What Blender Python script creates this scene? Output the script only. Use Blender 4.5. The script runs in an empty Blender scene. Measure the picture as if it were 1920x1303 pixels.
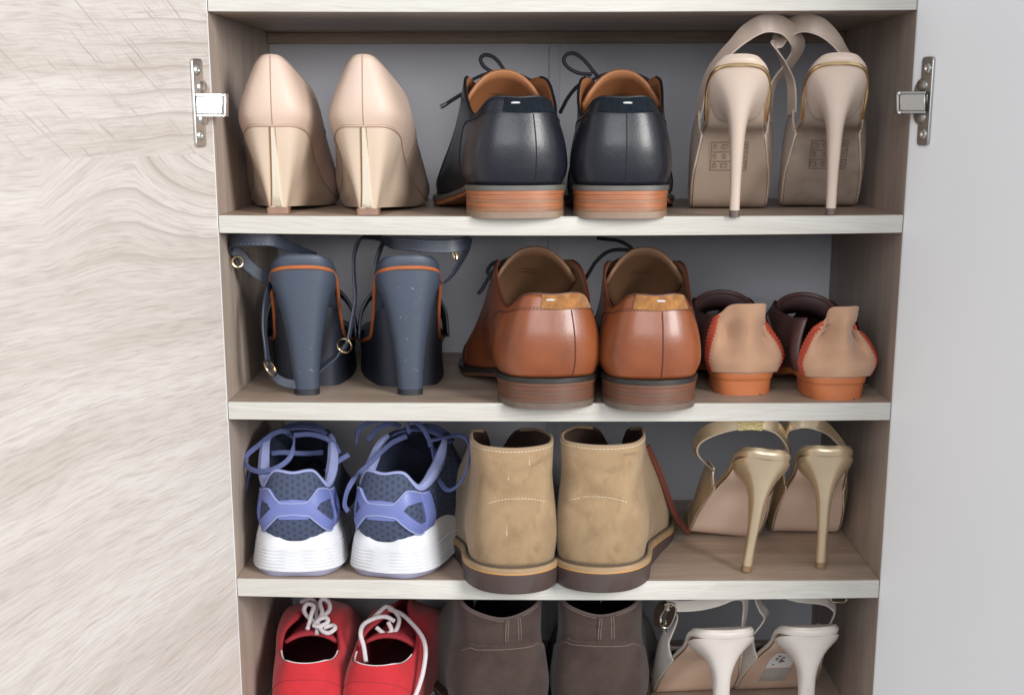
import bpy, math, random
import numpy as np
from mathutils import Matrix, Vector
random.seed(7); RNG = np.random.default_rng(7)
SC = bpy.context.scene; COL = SC.collection
rad = math.radians

# ------------------------------------------------------------------ camera, light, exposure
CAM_F, CAM_PP = 2722.0, 936.4            # focal length and principal row, in 1920-px photograph pixels
CAM_POS = np.array([-0.02332, -1.14141, 0.21454])
PITCH, YAW, ROLL = rad(14.48), rad(-0.70), rad(-0.07)
_cp, _sp, _cy, _sy = math.cos(PITCH), math.sin(PITCH), math.cos(YAW), math.sin(YAW)
FW = np.array([_sy*_cp, _cy*_cp, -_sp]); _r = np.array([_cy, -_sy, 0.0]); _u = np.cross(_r, FW)
RT = math.cos(ROLL)*_r + math.sin(ROLL)*_u; UP = -math.sin(ROLL)*_r + math.cos(ROLL)*_u
cd = bpy.data.cameras.new('camera'); cam = bpy.data.objects.new('camera', cd); COL.objects.link(cam)
cam.matrix_world = Matrix([[RT[0], UP[0], -FW[0], CAM_POS[0]], [RT[1], UP[1], -FW[1], CAM_POS[1]],
                           [RT[2], UP[2], -FW[2], CAM_POS[2]], [0, 0, 0, 1]])
cd.sensor_fit = 'HORIZONTAL'; cd.sensor_width = 36.0; cd.lens = CAM_F/1920*36
cd.shift_y = (CAM_PP-651.5)/1920; cd.clip_start = 0.02; cd.clip_end = 50
cd.dof.use_dof = True; cd.dof.focus_distance = 1.17; cd.dof.aperture_fstop = 10.0
SC.camera = cam
w = bpy.data.worlds.new('World'); SC.world = w; w.use_nodes = True
bg = w.node_tree.nodes['Background']; bg.inputs[0].default_value = (0.92, 0.95, 1.0, 1); bg.inputs[1].default_value = 0.42
def area(name, loc, target, size, sy, power, col):
    l = bpy.data.lights.new(name, 'AREA'); l.shape = 'RECTANGLE'; l.size = size; l.size_y = sy; l.energy = power; l.color = col
    o = bpy.data.objects.new(name, l); COL.objects.link(o); o.location = loc
    o.rotation_euler = (Vector(target)-Vector(loc)).to_track_quat('-Z', 'Y').to_euler(); return o
area('window_light', (1.65, -2.05, 0.85), (0, 0.1, 0.05), 0.8, 1.2, 90, (1.0, 0.988, 0.965))
area('fill_light', (-0.35, -2.8, 0.9), (0, 0.1, 0), 1.8, 1.2, 44, (0.95, 0.97, 1.0))  # added soft fill from the front left, lifts the cabinet interior
vs = SC.view_settings; vs.view_transform = 'Standard'; vs.look = 'None'; vs.exposure = 0.0; vs.gamma = 1.0; vs.use_curve_mapping = False
SC.cycles.use_denoising = True

def at(px, py, Y):
    """point of the place seen at a photograph pixel, at its own depth Y behind the cabinet front"""
    d = (px-960)/CAM_F*RT - (py-CAM_PP)/CAM_F*UP + FW
    return CAM_POS + d*(Y-CAM_POS[1])/d[1]

# ------------------------------------------------------------------ splines and meshes
def cr(P, s, closed=False):
    """Catmull-Rom along axis 0"""
    P = np.asarray(P, float)
    if closed: A, B, C, D = np.roll(P, 1, 0), P, np.roll(P, -1, 0), np.roll(P, -2, 0)
    else:
        Q = np.concatenate([2*P[:1]-P[1:2], P, 2*P[-1:]-P[-2:-1]]); A, B, C, D = Q[:-3], Q[1:-2], Q[2:-1], Q[3:]
    out = []
    for k in range(s):
        t = k/s
        out.append(0.5*(2*B+(C-A)*t+(2*A-5*B+4*C-D)*t*t+(3*B-A-3*C+D)*t**3))
    R = np.stack(out, 1).reshape((-1,)+P.shape[1:])
    return R if closed else np.concatenate([R, P[-1:]])
def lerp(a, b, t): return a+(b-a)*t
def kf(x, table):
    """smooth key-framed value"""
    xs = [t[0] for t in table]; ys = [t[1] for t in table]
    return float(np.interp(x, xs, ys))
MM = 0.001
def ring(st):
    """stations (y, c, w, z) in mm from heel to toe -> loop heel, left side, toe, right side"""
    L = [(c-w_, y, z) for y, c, w_, z in st[1:-1]]; Rr = [(c+w_, y, z) for y, c, w_, z in st[1:-1]][::-1]
    h, t = st[0], st[-1]
    return np.array([(h[1], h[0], h[3])]+L+[(t[1], t[0], t[3])]+Rr)*MM
class Shell:
    def __init__(s, rings, su=5, sv=5):
        R = np.array([ring(r) if not isinstance(r, np.ndarray) else r for r in rings])      # (K, n, 3)
        G = cr(R, sv)                                                # along v
        G = cr(np.swapaxes(G, 0, 1), su, closed=True); s.G = np.swapaxes(G, 0, 1).copy()   # (NV, NU, 3)
        s.NV, s.NU = s.G.shape[:2]
    def pt(s, u, v):
        a = (u % 1.0)*s.NU; b = min(max(v, 0), 1)*(s.NV-1)
        i = int(a) % s.NU; j = min(int(b), s.NV-2); fa, fb = a-int(a), b-j; i2 = (i+1) % s.NU
        return (s.G[j, i]*(1-fa)+s.G[j, i2]*fa)*(1-fb)+(s.G[j+1, i]*(1-fa)+s.G[j+1, i2]*fa)*fb
    def nrm(s, u, v):
        e = 0.004
        du = s.pt(u+e, v)-s.pt(u-e, v); dv = s.pt(u, min(v+.02, 1))-s.pt(u, max(v-.02, 0))
        n = np.cross(dv, du); return n/(np.linalg.norm(n)+1e-12)
    def on(s, u, v, off=0.0): return s.pt(u, v)+s.nrm(u, v)*off
    def path(s, uv, off, n=40):
        uv = cr(np.array(uv, float), max(2, n//max(1, len(uv)-1)))
        return np.array([s.on(a, b, off) for a, b in uv])
def grid_faces(nv, nu, closed):
    f = []
    for j in range(nv-1):
        for i in range(nu if closed else nu-1):
            i2 = (i+1) % nu; f.append((j*nu+i, (j+1)*nu+i, (j+1)*nu+i2, j*nu+i2))
    return f
def cap_faces(base, nu, flip):
    f = []; h = nu//2
    for i in range(h):
        a, b, c, d = i, i+1, (nu-i-1) % nu, (nu-i) % nu
        q = [a, b, c, d]; q = [k for n_, k in enumerate(q) if k not in q[:n_]]
        q = [base+k for k in q]
        if len(q) > 2: f.append(tuple(q[::-1] if flip else q))
    return f
def shell_mesh(G, cap0=False, cap1=False):
    nv, nu = G.shape[:2]; V = G.reshape(-1, 3); F = grid_faces(nv, nu, True)
    if cap0: F += cap_faces(0, nu, False)
    if cap1: F += cap_faces((nv-1)*nu, nu, True)
    return V, F
def solid(rings, su=5, sv=3): return shell_mesh(Shell(rings, su, sv).G, True, True)
def stack(rings, su=5):
    """loft with straight walls between the rings"""
    R = np.array([cr(ring(r) if not isinstance(r, np.ndarray) else r, su, closed=True) for r in rings]); return shell_mesh(R, True, True)
def thick_patch(sh, u0, u1, vlo, vhi, off, back=-0.0006, nu=28, nv=8):
    top, bot = [], []
    for j in range(nv):
        for i in range(nu):
            u = lerp(u0, u1, i/(nu-1)); v = lerp(vlo(u), vhi(u), j/(nv-1))
            p, n = sh.pt(u, v), sh.nrm(u, v); top.append(p+n*off); bot.append(p+n*back)
    V = np.array(top+bot); N = nu*nv; F = [f for f in grid_faces(nv, nu, False)]
    F += [tuple(N+k for k in f[::-1]) for f in grid_faces(nv, nu, False)]
    edge = [i for i in range(nu)]+[j*nu+nu-1 for j in range(1, nv)]+[(nv-1)*nu+i for i in range(nu-2, -1, -1)]+[j*nu for j in range(nv-2, 0, -1)]
    for a, b in zip(edge, edge[1:]+edge[:1]): F.append((a, b, N+b, N+a))
    return V, F
def sweep(P, sec, side=None, closed=False, scale=None):
    """section (x across 'side', y along the other normal) swept along P; side: width directions (n,3) or None"""
    P = np.asarray(P, float); n = len(P)
    if closed: T = np.roll(P, -1, 0)-np.roll(P, 1, 0)
    else: T = np.gradient(P, axis=0)
    T /= np.linalg.norm(T, axis=1)[:, None]+1e-12
    if side is None:
        s0 = np.cross(T[0], (0.3, 0.2, 1.0)); s0 /= np.linalg.norm(s0); S = [s0]
        for k in range(1, n):
            q = S[-1]-T[k]*np.dot(S[-1], T[k]); S.append(q/(np.linalg.norm(q)+1e-12))
        S = np.array(S)
    else:
        S = np.asarray(side, float); S = np.broadcast_to(S, P.shape).copy()
        S -= T*np.sum(S*T, 1)[:, None]; S /= np.linalg.norm(S, axis=1)[:, None]+1e-12
    B = np.cross(T, S); m = len(sec)
    sc_ = np.ones((n, 2)) if scale is None else np.asarray(scale, float)
    if sc_.ndim == 1: sc_ = np.stack([sc_, sc_], 1)
    V = np.array([[P[k]+S[k]*x*sc_[k, 0]+B[k]*y*sc_[k, 1] for x, y in sec] for k in range(n)]).reshape(-1, 3)
    F = []
    for k in range(n if closed else n-1):
        k2 = (k+1) % n
        for i in range(m): F.append((k*m+i, k*m+(i+1) % m, k2*m+(i+1) % m, k2*m+i))
    if not closed: F += [tuple(range(m))[::-1], tuple((n-1)*m+i for i in range(m))]
    return V, F
def circ(r, m=8, ry=None): return [(r*math.cos(2*math.pi*i/m), (ry or r)*math.sin(2*math.pi*i/m)) for i in range(m)]
def rrect(w_, t, b=None):
    b = b or t*0.3; x, y = w_/2, t/2
    return [(x, -y+b), (x, y-b), (x-b, y), (-x+b, y), (-x, y-b), (-x, -y+b), (-x+b, -y), (x-b, -y)]
def tube(P, r, s=6, closed=False, m=8, taper=None):
    Q = cr(np.array(P, float), s, closed); sc_ = None
    if taper is not None: sc_ = np.interp(np.linspace(0, 1, len(Q)), np.linspace(0, 1, len(taper)), taper)
    return sweep(Q, circ(r, m), closed=closed, scale=sc_)
def ribbon(P, side, w_, t, s=6, closed=False, widths=None):
    Q = cr(np.array(P, float), s, closed); Sd = np.array(side, float)
    if Sd.ndim == 2: Sd = cr(Sd, s, closed)
    sc_ = None
    if widths is not None:
        k = np.interp(np.linspace(0, 1, len(Q)), np.linspace(0, 1, len(widths)), widths); sc_ = np.stack([k, np.ones(len(Q))], 1)
    return sweep(Q, rrect(w_, t), Sd, closed, sc_)
def box(x0, x1, y0, y1, z0, z1, b=0.0):
    V = np.array([(x, y, z) for z in (z0, z1) for y in (y0, y1) for x in (x0, x1)])
    return V, [(0, 2, 3, 1), (4, 5, 7, 6), (0, 1, 5, 4), (1, 3, 7, 5), (3, 2, 6, 7), (2, 0, 4, 6)]
def join(parts):
    V, F, k = [], [], 0
    for v, f in parts:
        V.append(np.asarray(v, float)); F += [tuple(i+k for i in q) for q in f]; k += len(v)
    return np.concatenate(V), F
def dashes(P, n, length, wid, up=None, duty=None):
    """n small stitches laid along the polyline P"""
    P = np.asarray(P, float); d = np.concatenate([[0], np.cumsum(np.linalg.norm(np.diff(P, axis=0), axis=1))])
    out = []
    for k in range(n):
        c = d[-1]*(k+.5)/n; a, b = c-length/2, c+length/2
        pa = np.array([np.interp(a, d, P[:, i]) for i in range(3)]); pb = np.array([np.interp(b, d, P[:, i]) for i in range(3)])
        out.append(sweep([pa, (pa+pb)/2, pb], circ(wid, 5), scale=[.6, 1, .6]))
    return join(out)

def obj(name, vf, mats, parent=None, sharp=38, solidify=None, subsurf=0, bevel=0, mats_off=1, flip=False):
    V, F = vf
    me = bpy.data.meshes.new(name); me.from_pydata([tuple(map(float, p)) for p in V], [], [tuple(f[::-1]) for f in F] if flip else F); me.update()
    me.polygons.foreach_set('use_smooth', [True]*len(me.polygons)); me.set_sharp_from_angle(angle=rad(sharp))
    for m in (mats if isinstance(mats, (list, tuple)) else [mats]): me.materials.append(m)
    o = bpy.data.objects.new(name, me); COL.objects.link(o); o.parent = parent
    if subsurf:
        q = o.modifiers.new('sub', 'SUBSURF'); q.levels = q.render_levels = subsurf
    if solidify:
        q = o.modifiers.new('thick', 'SOLIDIFY'); q.thickness = solidify; q.offset = -1.0
        if isinstance(mats, (list, tuple)) and len(mats) > 1: q.material_offset = mats_off; q.material_offset_rim = mats_off if len(mats) < 3 else 2
    if bevel:
        q = o.modifiers.new('bevel', 'BEVEL'); q.width = bevel; q.segments = 2; q.limit_method = 'ANGLE'; q.angle_limit = rad(40)
    return o
def empty(name, loc, rz=0.0, label=None, cat=None, group=None):
    o = bpy.data.objects.new(name, None); COL.objects.link(o); o.location = loc; o.rotation_euler = (0, 0, rz); o.empty_display_size = 0.03
    if label: o['label'] = label
    if cat: o['category'] = cat
    if group: o['group'] = group
    return o

# ------------------------------------------------------------------ materials
_mats = {}
def NT(m): return m.node_tree.nodes, m.node_tree.links
def M(name, base, rough=0.5, metal=0.0, var=0.0, var2=None, vscale=40.0, bump=0.0, bscale=300.0, coat=0.0, sheen=0.0, spec=0.5, detail=6.0, dist=0.0, trans=0.0, stretch=None, rvar=0.0, wr=0.0, wscale=55.0):
    if name in _mats: return _mats[name]
    m = bpy.data.materials.new(name); m.use_nodes = True; N, L = NT(m); p = N['Principled BSDF']; _mats[name] = m
    p.inputs['Base Color'].default_value = (*base, 1); p.inputs['Roughness'].default_value = rough; p.inputs['Metallic'].default_value = metal
    p.inputs['Coat Weight'].default_value = coat; p.inputs['Coat Roughness'].default_value = 0.15; p.inputs['Specular IOR Level'].default_value = spec
    p.inputs['Sheen Weight'].default_value = sheen; p.inputs['Sheen Roughness'].default_value = 0.5
    if trans: p.inputs['Transmission Weight'].default_value = trans
    tc = N.new('ShaderNodeTexCoord'); src = tc.outputs['Object']
    if stretch:
        mp = N.new('ShaderNodeMapping'); mp.inputs['Scale'].default_value = stretch; L.new(src, mp.inputs[0]); src = mp.outputs[0]
    if var or var2 is not None or rvar:
        n = N.new('ShaderNodeTexNoise'); n.inputs['Scale'].default_value = vscale; n.inputs['Detail'].default_value = detail; n.inputs['Distortion'].default_value = dist
        L.new(src, n.inputs['Vector']); mx = N.new('ShaderNodeMix'); mx.data_type = 'RGBA'
        r = N.new('ShaderNodeMapRange'); r.inputs[1].default_value = .3; r.inputs[2].default_value = .7; L.new(n.outputs['Fac'], r.inputs[0]); L.new(r.outputs[0], mx.inputs[0])
        lo = var2 if var2 is not None else tuple(c*(1-var) for c in base)
        mx.inputs[6].default_value = (*base, 1); mx.inputs[7].default_value = (*lo, 1); L.new(mx.outputs[2], p.inputs['Base Color'])
        if rvar:
            rr = N.new('ShaderNodeMapRange'); rr.inputs[3].default_value = rough; rr.inputs[4].default_value = rough+rvar; L.new(n.outputs['Fac'], rr.inputs[0]); L.new(rr.outputs[0], p.inputs['Roughness'])
    if bump:
        n2 = N.new('ShaderNodeTexNoise'); n2.inputs['Scale'].default_value = bscale; n2.inputs['Detail'].default_value = 4; L.new(src, n2.inputs['Vector'])
        b = N.new('ShaderNodeBump'); b.inputs['Strength'].default_value = bump; b.inputs['Distance'].default_value = 0.001; h_ = n2.outputs['Fac']
        if wr:
            n3 = N.new('ShaderNodeTexNoise'); n3.inputs['Scale'].default_value = wscale; n3.inputs['Detail'].default_value = 5; n3.inputs['Distortion'].default_value = 1.2; L.new(src, n3.inputs['Vector'])
            a_ = N.new('ShaderNodeMath'); a_.operation = 'MULTIPLY_ADD'; L.new(n3.outputs['Fac'], a_.inputs[0]); a_.inputs[1].default_value = wr; L.new(h_, a_.inputs[2]); h_ = a_.outputs[0]
        L.new(h_, b.inputs['Height']); L.new(b.outputs[0], p.inputs['Normal'])
    return m
def srgb(r, g, b): return tuple(((c/255)/12.92 if c/255 <= .04045 else ((c/255+.055)/1.055)**2.4) for c in (r, g, b))

class Shoe:
    def __init__(s, name, label, cat, loc, rot, mir=1, group=None, tilt=0.0):
        s.root = empty(name, loc, rad(rot), label, cat, group); s.mir = mir; s.root.rotation_euler = (0, rad(tilt), rad(rot))
        s.inv = (Matrix.Translation(Vector(loc)) @ s.root.rotation_euler.to_matrix().to_4x4()).inverted()
    def add(s, name, vf, mats, parent=None, world=False, **k):
        V, F = vf; V = np.asarray(V, float).copy(); flip = False
        if world: V = np.array([s.inv @ Vector(p) for p in V])
        elif s.mir < 0: V[:, 0] *= -1; flip = True
        return obj(name, (V, F), mats, parent or s.root, flip=flip, **k)
    def local(s, P):
        """world points -> this shoe's own (unmirrored) frame"""
        V = np.array([s.inv @ Vector(p) for p in P]); V[:, 0] *= s.mir; return V
# ------------------------------------------------------------------ wood
def oak(name, light, mid, dark, mode, rough=0.55, fleck=0.0, bump=0.25):
    """washed oak print; mode 'door' = wandering grain on the door face, 'board' = grain along x, 'side' = grain along z"""
    m = bpy.data.materials.new(name); m.use_nodes = True; N, L = NT(m); p = N['Principled BSDF']; p.inputs['Roughness'].default_value = rough; p.inputs['Specular IOR Level'].default_value = 0.3
    tc = N.new('ShaderNodeTexCoord'); sx = N.new('ShaderNodeSeparateXYZ'); L.new(tc.outputs['Object'], sx.inputs[0])
    def math_(op, a, b=None, c=None):
        n = N.new('ShaderNodeMath'); n.operation = op
        for i, q in enumerate((a, b, c)):
            if q is None: continue
            if isinstance(q, (int, float)): n.inputs[i].default_value = q
            else: L.new(q, n.inputs[i])
        return n.outputs[0]
    def noise(vec, sc, det=4, dist=0.0, rough_=0.55):
        n = N.new('ShaderNodeTexNoise'); n.inputs['Scale'].default_value = sc; n.inputs['Detail'].default_value = det; n.inputs['Distortion'].default_value = dist; n.inputs['Roughness'].default_value = rough_
        L.new(vec, n.inputs['Vector']); return n.outputs['Fac']
    def comb(x, y, z=0.0):
        n = N.new('ShaderNodeCombineXYZ')
        for i, q in enumerate((x, y, z)):
            if isinstance(q, (int, float)): n.inputs[i].default_value = q
            else: L.new(q, n.inputs[i])
        return n.outputs[0]
    def mr(v, a, b, c=0.0, d=1.0):
        n = N.new('ShaderNodeMapRange'); n.inputs[1].default_value = a; n.inputs[2].default_value = b; n.inputs[3].default_value = c; n.inputs[4].default_value = d; L.new(v, n.inputs[0]); return n.outputs[0]
    X, Y, Z = sx.outputs
    if mode == 'board': a, h, e = X, Y, Z
    elif mode == 'side': a, h, e = Z, Y, X
    else: a, h, e = X, Z, Y
    if mode == 'door':
        big = noise(comb(a, h), 2.6, 1)
        k = mr(h, 0.05, -0.32, 0.0, -0.30)             # the grain slopes more and more towards the bottom
        h2 = math_('SUBTRACT', h, math_('MULTIPLY', k, a))
        h3 = math_('ADD', h2, math_('MULTIPLY', math_('SUBTRACT', big, 0.5), 0.045))
        med = noise(comb(a, h), 13.0, 2); h4 = math_('ADD', h3, math_('MULTIPLY', math_('SUBTRACT', med, .5), 0.006))
        upper = math_('GREATER_THAN', h, 0.193)
        rr = math_('SQRT', math_('ADD', math_('POWER', math_('MULTIPLY', math_('ADD', a, 0.02), .42), 2.0), math_('POWER', math_('SUBTRACT', h, 0.207), 2.0)))
        msk = math_('MULTIPLY', mr(h, .085, .135), mr(a, .20, .10)); msk = math_('MINIMUM', math_('MAXIMUM', msk, 0.0), 1.0)
        h4 = math_('ADD', math_('MULTIPLY', h4, math_('SUBTRACT', 1.0, msk)), math_('MULTIPLY', math_('SUBTRACT', .207, rr), msk))
        hu = math_('ADD', math_('ADD', h, math_('MULTIPLY', a, 0.05)), math_('MULTIPLY', math_('SUBTRACT', med, .5), 0.007))
        hh = math_('ADD', math_('MULTIPLY', upper, hu), math_('MULTIPLY', math_('SUBTRACT', 1.0, upper), h4))
    else:
        big = noise(comb(math_('MULTIPLY', a, 0.35), h, e), 9.0, 2)
        hh = math_('ADD', math_('ADD', h, e), math_('MULTIPLY', math_('SUBTRACT', big, .5), 0.06)); upper = None
    # broad cathedral bands
    bands = noise(comb(math_('MULTIPLY', a, 2.6), math_('MULTIPLY', hh, 34.0), 0.3), 1.0, 5, 0.3, .65)
    saw = math_('FRACT', math_('MULTIPLY', hh, 62.0 if mode == 'door' else 23.0)); edge = math_('POWER', saw, 7.0)
    # fine pores along the grain
    fine = noise(comb(math_('MULTIPLY', a, 42.0 if mode == 'door' else 34.0), math_('MULTIPLY', hh, 950.0), 1.7), 1.0, 3)
    fine2 = noise(comb(math_('MULTIPLY', a, 9.0), math_('MULTIPLY', hh, 170.0), 4.1), 1.0, 4)
    lines = math_('MULTIPLY', mr(fine, .44, .66), mr(fine2, .30, .62, .45, 1.0))
    cr_ = N.new('ShaderNodeValToRGB'); e0, e1 = cr_.color_ramp.elements; e0.position = .38; e0.color = (*mid, 1); e1.position = .62; e1.color = (*light, 1); L.new(bands, cr_.inputs[0])
    mx = N.new('ShaderNodeMix'); mx.data_type = 'RGBA'; L.new(cr_.outputs[0], mx.inputs[6]); mx.inputs[7].default_value = (*dark, 1)
    fac = math_('MULTIPLY', lines, 0.40)
    patch = mr(noise(comb(a, h, e), 6.0, 2), .42, .62)
    fac = math_('MAXIMUM', fac, math_('MULTIPLY', math_('MULTIPLY', edge, 0.26), patch) if mode != 'door' else math_('MULTIPLY', edge, math_('ADD', math_('MULTIPLY', patch, .14), math_('MULTIPLY', msk, .5))))
    if fleck:
        # medullary flecks running across the grain in the upper plank
        q = math_('ADD', h, math_('MULTIPLY', a, -0.72)); q2 = math_('ADD', a, math_('MULTIPLY', h, 0.72))
        q = math_('ADD', q, math_('MULTIPLY', math_('SUBTRACT', med, .5), .008))
        fl = noise(comb(math_('MULTIPLY', q2, 13.0), math_('MULTIPLY', q, 420.0), 9.0), 1.0, 2)
        fl = math_('MULTIPLY', mr(fl, .585, .70), math_('MULTIPLY', upper, fleck)); fac = math_('MAXIMUM', fac, fl)
    L.new(fac, mx.inputs[0]); L.new(mx.outputs[2], p.inputs['Base Color'])
    b = N.new('ShaderNodeBump'); b.inputs['Strength'].default_value = bump; b.inputs['Distance'].default_value = 0.0006; L.new(math_('SUBTRACT', 1.0, fac), b.inputs['Height']); L.new(b.outputs[0], p.inputs['Normal'])
    return m
OAK_DOOR = oak('oak_door', (0.60, 0.56, 0.527), (0.505, 0.455, 0.41), (0.25, 0.20, 0.17), 'door', 0.5, fleck=0.65, bump=0.22)
OAK_SHELF = oak('oak_shelf', (0.49, 0.385, 0.305), (0.36, 0.27, 0.205), (0.16, 0.105, 0.075), 'board', 0.45)  # same oak as the door, low light inside put into darker tones
OAK_SIDE = oak('oak_side', (0.47, 0.385, 0.325), (0.37, 0.295, 0.245), (0.19, 0.14, 0.112), 'side', 0.5)  # darkened oak as well, dimness of the side walls put into its base
OAK_EDGE = oak('oak_edge', (0.53, 0.515, 0.475), (0.475, 0.45, 0.405), (0.33, 0.295, 0.25), 'board', 0.5, bump=0.1)
WHITE_DOOR = M('white_door', (0.92, 0.925, 0.935), 0.38, var=0.05, vscale=4, bump=0.05, bscale=90, rvar=.15)
WHITE_EDGE = M('white_edge', (0.76, 0.78, 0.80), 0.5)
BACK = M('back_panel', (0.60, 0.605, 0.66), 0.6, var=0.06, vscale=7)
STEEL = M('steel', (0.66, 0.67, 0.66), 0.24, 1.0, bump=0.05, bscale=120, rvar=.15, vscale=90)
NICKEL = M('nickel', (0.43, 0.42, 0.40), 0.3, 1.0, rvar=.15, vscale=60)
DARKGAP = M('dark_gap', (0.03, 0.03, 0.035), 0.8)

HW, DEP = 0.265, 0.265
cab = empty('shoe_cabinet', (0, 0, -0.62), 0, 'open shoe cabinet with oak print boards and shelves full of shoes', 'cabinet')
Z0 = 0.62                                   # the cabinet's foot, below the frame
def part(name, vf, mat, parent=None, dz=Z0, **k):
    V, F = vf; V = np.asarray(V, float) + np.array([0, 0, dz]); return obj(name, (V, F), mat, parent or cab, **k)
part('side_panel', box(-HW-.016, -HW, 0.001, DEP+.004, -.62, .33), OAK_SIDE, bevel=.0004)
part('side_panel', box(HW, HW+.016, 0.001, DEP+.004, -.62, .33), OAK_SIDE, bevel=.0004)
def sag_board(z1, z0, sag, x0=-HW+.0004, x1=HW-.0004, y0=0.0012, y1=DEP):
    V, F = [], []; n = 25
    for i in range(n):
        x = lerp(x0, x1, i/(n-1)); s_ = -sag*(1-(2*i/(n-1)-1)**2)
        V += [(x, y0, z0+s_), (x, y1, z0+s_*.4), (x, y1, z1+s_*.4), (x, y0, z1+s_)]
    for i in range(n-1):
        for k in range(4): F.append((4*i+k, 4*i+(k+1) % 4, 4*i+4+(k+1) % 4, 4*i+4+k))
    F += [(3, 2, 1, 0), tuple(4*(n-1)+k for k in range(4))]
    return np.array(V), F
def edge_band(z1, z0, sag, x0=-HW+.0004, x1=HW-.0004):
    V, F = sag_board(z1, z0, sag, x0, x1, 0.0, 0.0011); return V, F
SHELVES = [(.1467, .1330, .0022), (0.0, -.0143, .0016), (-.1479, -.1632, .0028), (-.296, -.311, .002)]
for z1, z0, sg in SHELVES:
    s_ = part('shelf', sag_board(z1, z0, sg), OAK_SHELF)
    part('edge_band', edge_band(z1-.0001, z0+.0001, sg), OAK_EDGE, s_, bevel=.0003)
t_ = part('top_panel', sag_board(.33, .2965, .001), OAK_SHELF); part('edge_band', edge_band(.3299, .2966, .001), OAK_EDGE, t_, bevel=.0003)
for z1, z0 in ((.2965, .1467), (.133, 0), (-.0143, -.1479), (-.1632, -.296)):
    pass
part('back_panel', box(-HW, -.0008, DEP+.001, DEP+.004, -.62, .33), BACK); part('back_panel', box(-.0008, HW, DEP+.001, DEP+.004, -.62, .33), BACK)
part('joint_strip', box(-.0054, .0045, DEP-.0012, DEP+.0009, -.311, .2850), M('strip', (.51, .515, .565), .5), bevel=.0004)
part('back_rail', box(-HW+.0005, HW-.0005, DEP-.014, DEP+.0008, .2868, .2962), OAK_SHELF, bevel=.0004)
# hinge screw marks under the top board
def scr(c, r, ax, depth, n=14):
    V = []; ax = np.array(ax, float); ax /= np.linalg.norm(ax); a = np.cross(ax, (0, .1, 1)); a /= np.linalg.norm(a); b = np.cross(ax, a)
    rings_ = [(1.0, 0), (1.0, depth*.5), (.75, depth), (.42, depth*.9), (.3, depth*.35), (0.01, depth*.3)]
    for q, d in rings_: V += [np.array(c)+(a*math.cos(2*math.pi*i/n)+b*math.sin(2*math.pi*i/n))*r*q+ax*d for i in range(n)]
    return np.array(V), grid_faces(len(rings_), n, True)
def door(side, th, mat, edge_mat, label):
    d = np.array([math.cos(rad(th))*side, -math.sin(rad(th)), 0]); d[0] = -abs(math.cos(rad(th)))*(1 if side < 0 else -1)
    ang = math.atan2(d[1], d[0])
    nin = np.array([-d[1], d[0], 0]) if side < 0 else np.array([d[1], -d[0], 0])     # towards the room's middle
    if nin[0]*side > 0: nin = -nin
    o = obj('door', box(0.0012, .34, 0, .016, -.56, .40) if side > 0 else box(0.0012, .34, -.016, 0, -.56, .40), mat, cab, bevel=.0006)
    o.location = (side*(HW-.0005), -.0008, Z0); o.rotation_euler = (0, 0, ang); o['label'] = label
    e = obj('edge_band', box(0, .0011, 0.0004, .0156, -.56, .40) if side > 0 else box(0, .0011, -.0156, -.0004, -.56, .40), edge_mat, o)
    return o, d, nin
dl, dL, nL = door(-1, 112, OAK_DOOR, WHITE_EDGE, 'oak print inner face of the left door')
dr, dR, nR = door(1, 112, WHITE_DOOR, WHITE_EDGE, 'plain white inner face of the right door')
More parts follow.
